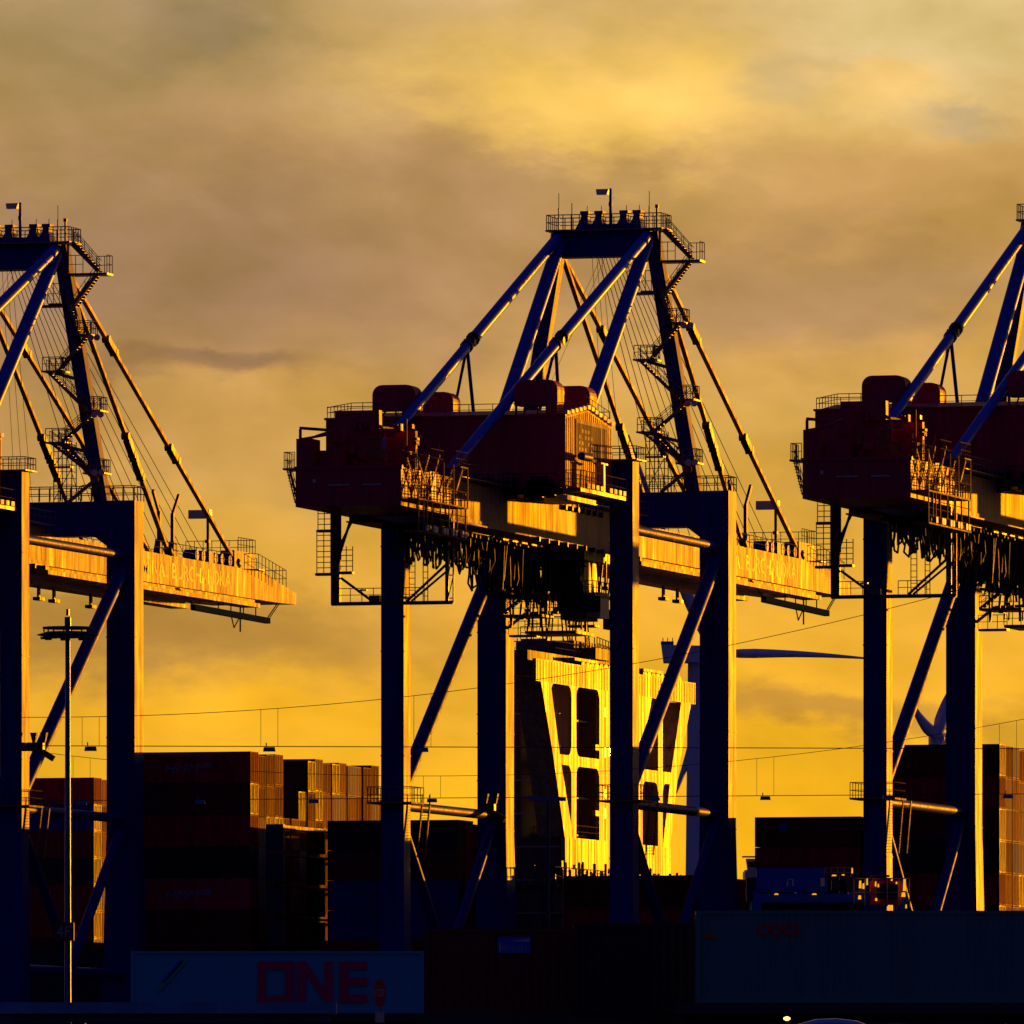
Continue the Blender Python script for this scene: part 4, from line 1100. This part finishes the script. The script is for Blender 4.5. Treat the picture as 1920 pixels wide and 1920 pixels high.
m.beam((q2(1595), 0.2, z2(1638)), (q2(1612), 0.2, z2(1684)), 0.3, 0.9)
m.build('side_casing', M['hull'], sc)
cab = MB(); cab.box(q2(1632), q2(1690), -0.6, 1.4, z2(1696), z2(1652)); cab.box(q2(1636), q2(1670), -0.5, 1.2, z2(1652), z2(1646)); cb_ = cab.build('operator_cab', M['red'], sc)
g = MB(); g.box(q2(1642), q2(1682), -0.66, -0.6, z2(1686), z2(1658)); g.box(q2(1690), q2(1690)+0.04, -0.4, 1.2, z2(1686), z2(1658)); g.build('window', M['glass'], cb_)
g = MB(); g.box(q2(1642), q2(1662), -0.1, 1.0, z2(1646), z2(1638)); g.box(q2(1632), q2(1668), -0.3, 1.0, z2(1634)-0.3, z2(1634)-0.2); g.build('roof_hatch', M['panel'], cb_)
WG = glow('carrier_glint_glow', (1.0, 0.40, 0.015), 1.1)  # bright glints on the carrier, made as small emissive shapes
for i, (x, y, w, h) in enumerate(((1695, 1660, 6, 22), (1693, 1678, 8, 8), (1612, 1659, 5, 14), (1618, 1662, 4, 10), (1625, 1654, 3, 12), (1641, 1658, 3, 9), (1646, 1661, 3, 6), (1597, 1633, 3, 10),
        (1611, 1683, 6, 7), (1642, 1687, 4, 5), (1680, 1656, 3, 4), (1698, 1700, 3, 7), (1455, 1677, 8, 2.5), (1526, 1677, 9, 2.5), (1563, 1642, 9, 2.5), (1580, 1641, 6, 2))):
    lm_ = MB(); lm_.taper((q2(x-w/2), q2(x+w/2), -0.86, -0.72, z2(y+h/2)), (q2(x-w/3), q2(x+w/2.6), -0.84, -0.72, z2(y-h/2))); lm_.build('emissive_glint', WG, sc)
g = MB(); g.rail([(q2(1545), -0.3, z2(1645)), (q2(1595), -0.3, z2(1645))], h=0.55, step=0.4); g.rail([(q2(1600), -0.7, z2(1700)), (q2(1705), -0.7, z2(1700))], h=1.6, step=0.7)
g.build('handrail', M['grate'], sc)
g = MB(); g.box(q2(1475), q2(1478), -0.28, -0.25, z2(1662), z2(1648)); g.box(q2(1485), q2(1488), -0.28, -0.25, z2(1662), z2(1648)); g.box(q2(1475), q2(1485), -0.28, -0.25, z2(1650), z2(1648)); g.box(q2(1538), q2(1546), -0.28, -0.25, z2(1662), z2(1646)); g.build('marking', M['sign'], sc)
# small ship bridge far behind, seen left of the brown stack
Y = 1500.0; f = Y/21000
tg = empty('distant_ship_bridge', ((1410-960)*f, Y, 0)); tag(tg, 'small pale ship bridge peeping out left of the stack right of the middle crane', 'ship')
m = MB()
def q3(px): return (px-1410)*f
def z3(py): return (2150-py)*f
m.box(q3(1392), q3(1424), 0, 3, z3(1607), z3(1605)); m.taper((q3(1402), q3(1424), 0, 3, z3(1632)), (q3(1399), q3(1424), 0, 3, z3(1610))); m.box(q3(1396), q3(1440), -3, 12, 6, z3(1632)); m.build('bridge', M['sign'], tg)
m = MB(); m.box(q3(1350), q3(1480), -6, 14, -2, 6.2); m.build('hull', M['hull'], tg)
m = MB(); m.box(q3(1403), q3(1422), -0.05, 0, z3(1626), z3(1616)); m.build('window', M['glass'], tg)

# floodlight / camera clusters fixed to the cranes' lower frames
def flood_cluster(u, v, z, lab):
    e = empty('floodlight_cluster', uvw(u, v, z), -TH)
    a = MB(); a.box(0, 1.5, -0.3, 0.3, 0, 0.75); a.beam((0.9, 0, 0.2), (2.4, 0, -0.7), 0.3, 0.5); a.build('bracket', M['dark'], e)
    for x in (0.6, 1.5): MB().taper((x-0.12, x+0.12, -0.1, 0.1, 0.7), (x-0.3, x+0.3, -0.25, 0.25, 1.6)).build('lamp', M['dark'], e)
    tag(e, lab, 'floodlight', 'floodlight clusters on the crane legs')
flood_cluster(-54.95+10.2+1.1, 0.3, 34.4, 'dark floodlight cluster beside the right leg of the leftmost crane')
flood_cluster(-10.4, WV-4.8, 29.6, 'dark floodlight pair on the brace left of the middle crane second leg')

# ------------------------------------------------------------ ground and water
def grid(name, us, vs, zf, mat, kind='structure'):
    verts = []; faces = []
    for v in vs:
        for u in us:
            p = uvw(u, v, 0); p.z = zf(p); verts.append(tuple(p))
    n = len(us)
    for j in range(len(vs)-1):
        for i in range(n-1): faces.append((j*n+i, j*n+i+1, (j+1)*n+i+1, (j+1)*n+i))
    me = bpy.data.meshes.new(name); me.from_pydata(verts, [], faces); me.update(); me.materials.append(mat)
    o = bpy.data.objects.new(name, me); COL.objects.link(o); o['kind'] = kind; return o
asph = paint('asphalt', (0.05, 0.05, 0.052), 0.85, 0.3, stretch=(1, 1, 1), scale=0.4, bump=0.02)
grid('ground', [-4000, -1500] + list(range(-400, 401, 40)) + [1500, 4000], [-4000, -1500, -1100] + list(range(-860, -440, 12)) + [-300, 0, 34.3], lambda p: gzat(p.y), asph)
qw = MB(); qw.box(-4000, 4000, 34.3, 35.0, -6, 4.25); q = qw.build('quay_wall', M['wood']); q.location = uvw(0, 0, 0); q.rotation_euler = (0, 0, -TH); tag(q, 'concrete quay wall edging the water below the cranes', 'quay wall')
wm = bpy.data.materials.new('harbour_water'); wm.use_nodes = True
nt = wm.node_tree; b = nt.nodes['Principled BSDF']; b.inputs['Base Color'].default_value = (0.01, 0.015, 0.02, 1); b.inputs['Roughness'].default_value = 0.12
nz = nt.nodes.new('ShaderNodeTexNoise'); nz.inputs['Scale'].default_value = 0.5; nz.inputs['Detail'].default_value = 5
tc = nt.nodes.new('ShaderNodeTexCoord'); bp = nt.nodes.new('ShaderNodeBump'); bp.inputs['Distance'].default_value = 0.4
nt.links.new(tc.outputs['Object'], nz.inputs['Vector']); nt.links.new(nz.outputs[0], bp.inputs['Height']); nt.links.new(bp.outputs[0], b.inputs['Normal'])
grid('water', [-20000, 0, 20000], [35.0, 20000], lambda p: -1.0, wm)

# ------------------------------------------------------------ light
SUN_AZ, SUN_EL = R(32.5), R(1.9)
s = Vector((math.sin(SUN_AZ)*math.cos(SUN_EL), math.cos(SUN_AZ)*math.cos(SUN_EL), math.sin(SUN_EL)))
sd = bpy.data.lights.new('sun', 'SUN'); sd.energy = 3.2; sd.angle = R(0.5); sd.color = (1.0, 0.32, 0.003)
so = bpy.data.objects.new('sun', sd); COL.objects.link(so); so.rotation_euler = s.to_track_quat('Z', 'Y').to_euler()

w = bpy.data.worlds.new('World'); scene.world = w; w.use_nodes = True
nt = w.node_tree; nt.nodes.clear(); Lk = nt.links.new
out = _n(nt, 'ShaderNodeOutputWorld'); bg = _n(nt, 'ShaderNodeBackground'); Lk(bg.outputs[0], out.inputs[0])
sky = _n(nt, 'ShaderNodeTexSky'); sky.sky_type = 'NISHITA'; sky.sun_disc = False; sky.sun_elevation = SUN_EL; sky.sun_rotation = SUN_AZ
tc = _n(nt, 'ShaderNodeTexCoord'); sep = _n(nt, 'ShaderNodeSeparateXYZ'); Lk(tc.outputs['Generated'], sep.inputs[0])
def MA(op, a, b=None, c=None, clamp=False):
    n = _n(nt, 'ShaderNodeMath', operation=op); n.use_clamp = clamp
    for i, x in enumerate((a, b, c)):
        if x is None: continue
        if isinstance(x, (int, float)): n.inputs[i].default_value = x
        else: Lk(x, n.inputs[i])
    return n.outputs[0]
# angles scaled so that 1 unit = the picture's field of view (sx right, sy up from the horizon)
SX = MA('MULTIPLY', MA('ARCTAN2', sep.outputs[0], sep.outputs[1]), 10.94)
SY = MA('MULTIPLY', MA('ARCSINE', sep.outputs[2]), 10.94)
def vec(a, b, c=0.0):
    n = _n(nt, 'ShaderNodeCombineXYZ')
    for i, x in enumerate((a, b, c)):
        if isinstance(x, (int, float)): n.inputs[i].default_value = x
        else: Lk(x, n.inputs[i])
    return n.outputs[0]
def noise(v, scale, detail=5, rough=0.5, dist=0.0):
    n = _n(nt, 'ShaderNodeTexNoise'); n.inputs['Scale'].default_value = scale; n.inputs['Detail'].default_value = detail
    n.inputs['Roughness'].default_value = rough; n.inputs['Distortion'].default_value = dist; Lk(v, n.inputs['Vector']); return n.outputs[0]
def ramp(x, stops):
    n = _n(nt, 'ShaderNodeValToRGB'); cr = n.color_ramp
    while len(cr.elements) < len(stops): cr.elements.new(0.5)
    for e, (p, c) in zip(cr.elements, stops): e.position = p; e.color = (*c, 1)
    Lk(x, n.inputs[0]); return n.outputs[0]
def mix(f, a, b, mode='MIX'):
    n = _n(nt, 'ShaderNodeMixRGB', blend_type=mode)
    for i, x in ((0, f), (1, a), (2, b)):
        if isinstance(x, (int, float)): n.inputs[i].default_value = x
        elif isinstance(x, tuple): n.inputs[i].default_value = (*x, 1)
        else: Lk(x, n.inputs[i])
    return n.outputs[0]
def lin(r, g, b): return tuple(((c/255)/12.92 if c/255 <= 0.04045 else ((c/255+0.055)/1.055)**2.4) for c in (r, g, b))
# clear-air gradient, horizon to top of frame
w1 = noise(vec(SX, MA('MULTIPLY', SY, 2.2), 3.0), 3.0, 8, 0.6)
w2 = noise(vec(MA('MULTIPLY', SX, 1.2), MA('MULTIPLY', SY, 2.6), 9.0), 3.4, 8, 0.6)
sxw = MA('ADD', SX, MA('MULTIPLY', MA('SUBTRACT', w1, 0.5), 0.32))
syw = MA('ADD', SY, MA('MULTIPLY', MA('SUBTRACT', w2, 0.5), 0.20))
base = ramp(MA('ADD', MA('MULTIPLY', syw, 0.8), MA('MULTIPLY', SX, -0.05), clamp=True), [
    (0.10, lin(246, 178, 10)), (0.28, lin(240, 180, 32)), (0.40, lin(228, 172, 52)), (0.55, lin(206, 162, 76)),
    (0.68, lin(194, 152, 90)), (0.80, lin(206, 168, 98)), (0.92, lin(200, 170, 110))])
shade = lin(150, 120, 88)
def blob(cx, cy, rx, ry, soft=0.6):
    dx = MA('DIVIDE', MA('SUBTRACT', sxw, cx), rx); dy = MA('DIVIDE', MA('SUBTRACT', syw, cy), ry)
    d = MA('SQRT', MA('ADD', MA('MULTIPLY', dx, dx), MA('MULTIPLY', dy, dy)))
    n = _n(nt, 'ShaderNodeMapRange'); n.interpolation_type = 'SMOOTHSTEP'; n.inputs[1].default_value = 1.0+soft; n.inputs[2].default_value = 1.0-soft
    n.inputs[3].default_value = 0.0; n.inputs[4].default_value = 1.0; Lk(d, n.inputs[0]); return n.outputs[0]
def P(px, py): return ((px-960)/1920, (2150-py)/1920)
c = base
hz = 0
streak = noise(vec(MA('MULTIPLY', SX, 1.0), MA('MULTIPLY', SY, 4.0), 1.0), 3.0, 7, 0.55, 0.4)
billow = noise(vec(MA('MULTIPLY', SX, 1.3), MA('MULTIPLY', SY, 2.0), 5.0), 4.2, 7, 0.52, 0.2)
def layer(c, px, py, rx, ry, col, amt, soft=0.7):
    x, y = P(px, py); return mix(MA('MULTIPLY', blob(x, y, rx/1920, ry/1920, soft), amt), c, col)
c = layer(c, 150, 480, 900, 260, shade, 0.85)
c = layer(c, 200, 60, 560, 170, lin(140, 120, 82), 0.7)
c = layer(c, 1560, 560, 420, 90, lin(168, 134, 90), 0.75)
c = layer(c, 380, 720, 170, 36, lin(150, 116, 76), 0.8)
c = layer(c, 200, 850, 520, 70, lin(176, 136, 80), 0.6)
c = layer(c, 250, 1180, 520, 80, lin(158, 120, 60), 0.8)
c = layer(c, 1560, 1330, 300, 40, lin(178, 132, 56), 0.75)
c = layer(c, 480, 1345, 340, 36, lin(244, 182, 36), 0.7)
c = layer(c, 1120, 170, 330, 120, lin(240, 200, 98), 0.95)
c = layer(c, 1000, 60, 380, 90, lin(214, 178, 100), 0.5)
c = layer(c, 1560, 230, 300, 90, lin(214, 180, 98), 0.7)
c = layer(c, 1800, 70, 330, 150, lin(222, 200, 138), 0.85)
c = layer(c, 1640, 780, 360, 70, lin(212, 170, 92), 0.5)
c = layer(c, 520, 850, 260, 90, lin(206, 162, 76), 0.45)
c = layer(c, 1480, 170, 130, 60, lin(190, 168, 112), 0.7)
c = layer(c, 1840, 250, 90, 34, lin(176, 158, 112), 0.75)
c = layer(c, 1650, 190, 150, 45, lin(232, 192, 100), 0.6)
c = layer(c, 1080, 230, 230, 90, lin(246, 202, 98), 0.75)
c = layer(c, 420, 60, 150, 60, lin(132, 118, 88), 0.5)
c = layer(c, 420, 705, 110, 26, lin(140, 112, 78), 0.6)
# fine streaks over everything
st = _n(nt, 'ShaderNodeMapRange'); st.inputs[1].default_value = 0.35; st.inputs[2].default_value = 0.65; st.inputs[3].default_value = 0.95; st.inputs[4].default_value = 1.05; Lk(streak, st.inputs[0])
bi = _n(nt, 'ShaderNodeMapRange'); bi.inputs[1].default_value = 0.3; bi.inputs[2].default_value = 0.7; bi.inputs[3].default_value = 0.86; bi.inputs[4].default_value = 1.16; Lk(billow, bi.inputs[0])
dxy = MA('ADD', SX, MA('MULTIPLY', SY, 1.1)); dxn = MA('SUBTRACT', SY, MA('MULTIPLY', SX, -0.35))
wisp = noise(vec(MA('MULTIPLY', SX, 2.2), MA('MULTIPLY', dxn, 5.0), 2.0), 2.6, 6, 0.5, 0.4)
wi = _n(nt, 'ShaderNodeMapRange'); wi.inputs[1].default_value = 0.32; wi.inputs[2].default_value = 0.68; wi.inputs[3].default_value = 0.94; wi.inputs[4].default_value = 1.06; Lk(wisp, wi.inputs[0])
k = MA('MULTIPLY', MA('MULTIPLY', st.outputs[0], bi.outputs[0]), wi.outputs[0])
c = mix(1.0, c, vec(MA('MULTIPLY', k, 1.09), MA('MULTIPLY', k, 1.02), MA('MULTIPLY', k, k)), 'MULTIPLY')
# away from the sunset the sky falls to dusk blue
dt = _n(nt, 'ShaderNodeVectorMath', operation='DOT_PRODUCT'); Lk(tc.outputs['Generated'], dt.inputs[0]); dt.inputs[1].default_value = (math.sin(R(25)), math.cos(R(25)), 0.0)
mr = _n(nt, 'ShaderNodeMapRange'); mr.interpolation_type = 'SMOOTHSTEP'; mr.inputs[1].default_value = 0.45; mr.inputs[2].default_value = 0.86; Lk(dt.outputs['Value'], mr.inputs[0])
dusk = mix(1.0, sky.outputs[0], (0.006, 0.007, 0.025), 'MULTIPLY')
dusk = mix(1.0, dusk, (0.0085, 0.0050, 0.019), 'ADD')
zz_ = MA('MAXIMUM', sep.outputs[2], 0.0)
dusk = mix(1.0, dusk, vec(MA('MULTIPLY', zz_, 0.004), MA('MULTIPLY', zz_, 0.012), MA('MULTIPLY', zz_, 0.09)), 'ADD')
hi = _n(nt, 'ShaderNodeMapRange'); hi.interpolation_type = 'SMOOTHSTEP'; hi.inputs[1].default_value = 0.42; hi.inputs[2].default_value = 0.14; Lk(sep.outputs[2], hi.inputs[0])
c = mix(MA('MULTIPLY', mr.outputs[0], hi.outputs[0]), dusk, c)
Lk(c, bg.inputs[0]); bg.inputs[1].default_value = 1.0

# ------------------------------------------------------------ camera
cd = bpy.data.cameras.new('camera'); cam = bpy.data.objects.new('camera', cd); COL.objects.link(cam)
cam.location = (0, 0, 0); cam.rotation_euler = (R(90), 0, 0)
cd.sensor_width = 36; cd.lens = 36*21000/1920; cd.shift_y = (2150-960)/1920
cd.clip_start = 1.0; cd.clip_end = 40000
scene.camera = cam
vs_ = scene.view_settings; vs_.view_transform = 'Standard'; vs_.look = 'None'; vs_.exposure = 0.0; vs_.gamma = 1.0
scene.render.film_transparent = False
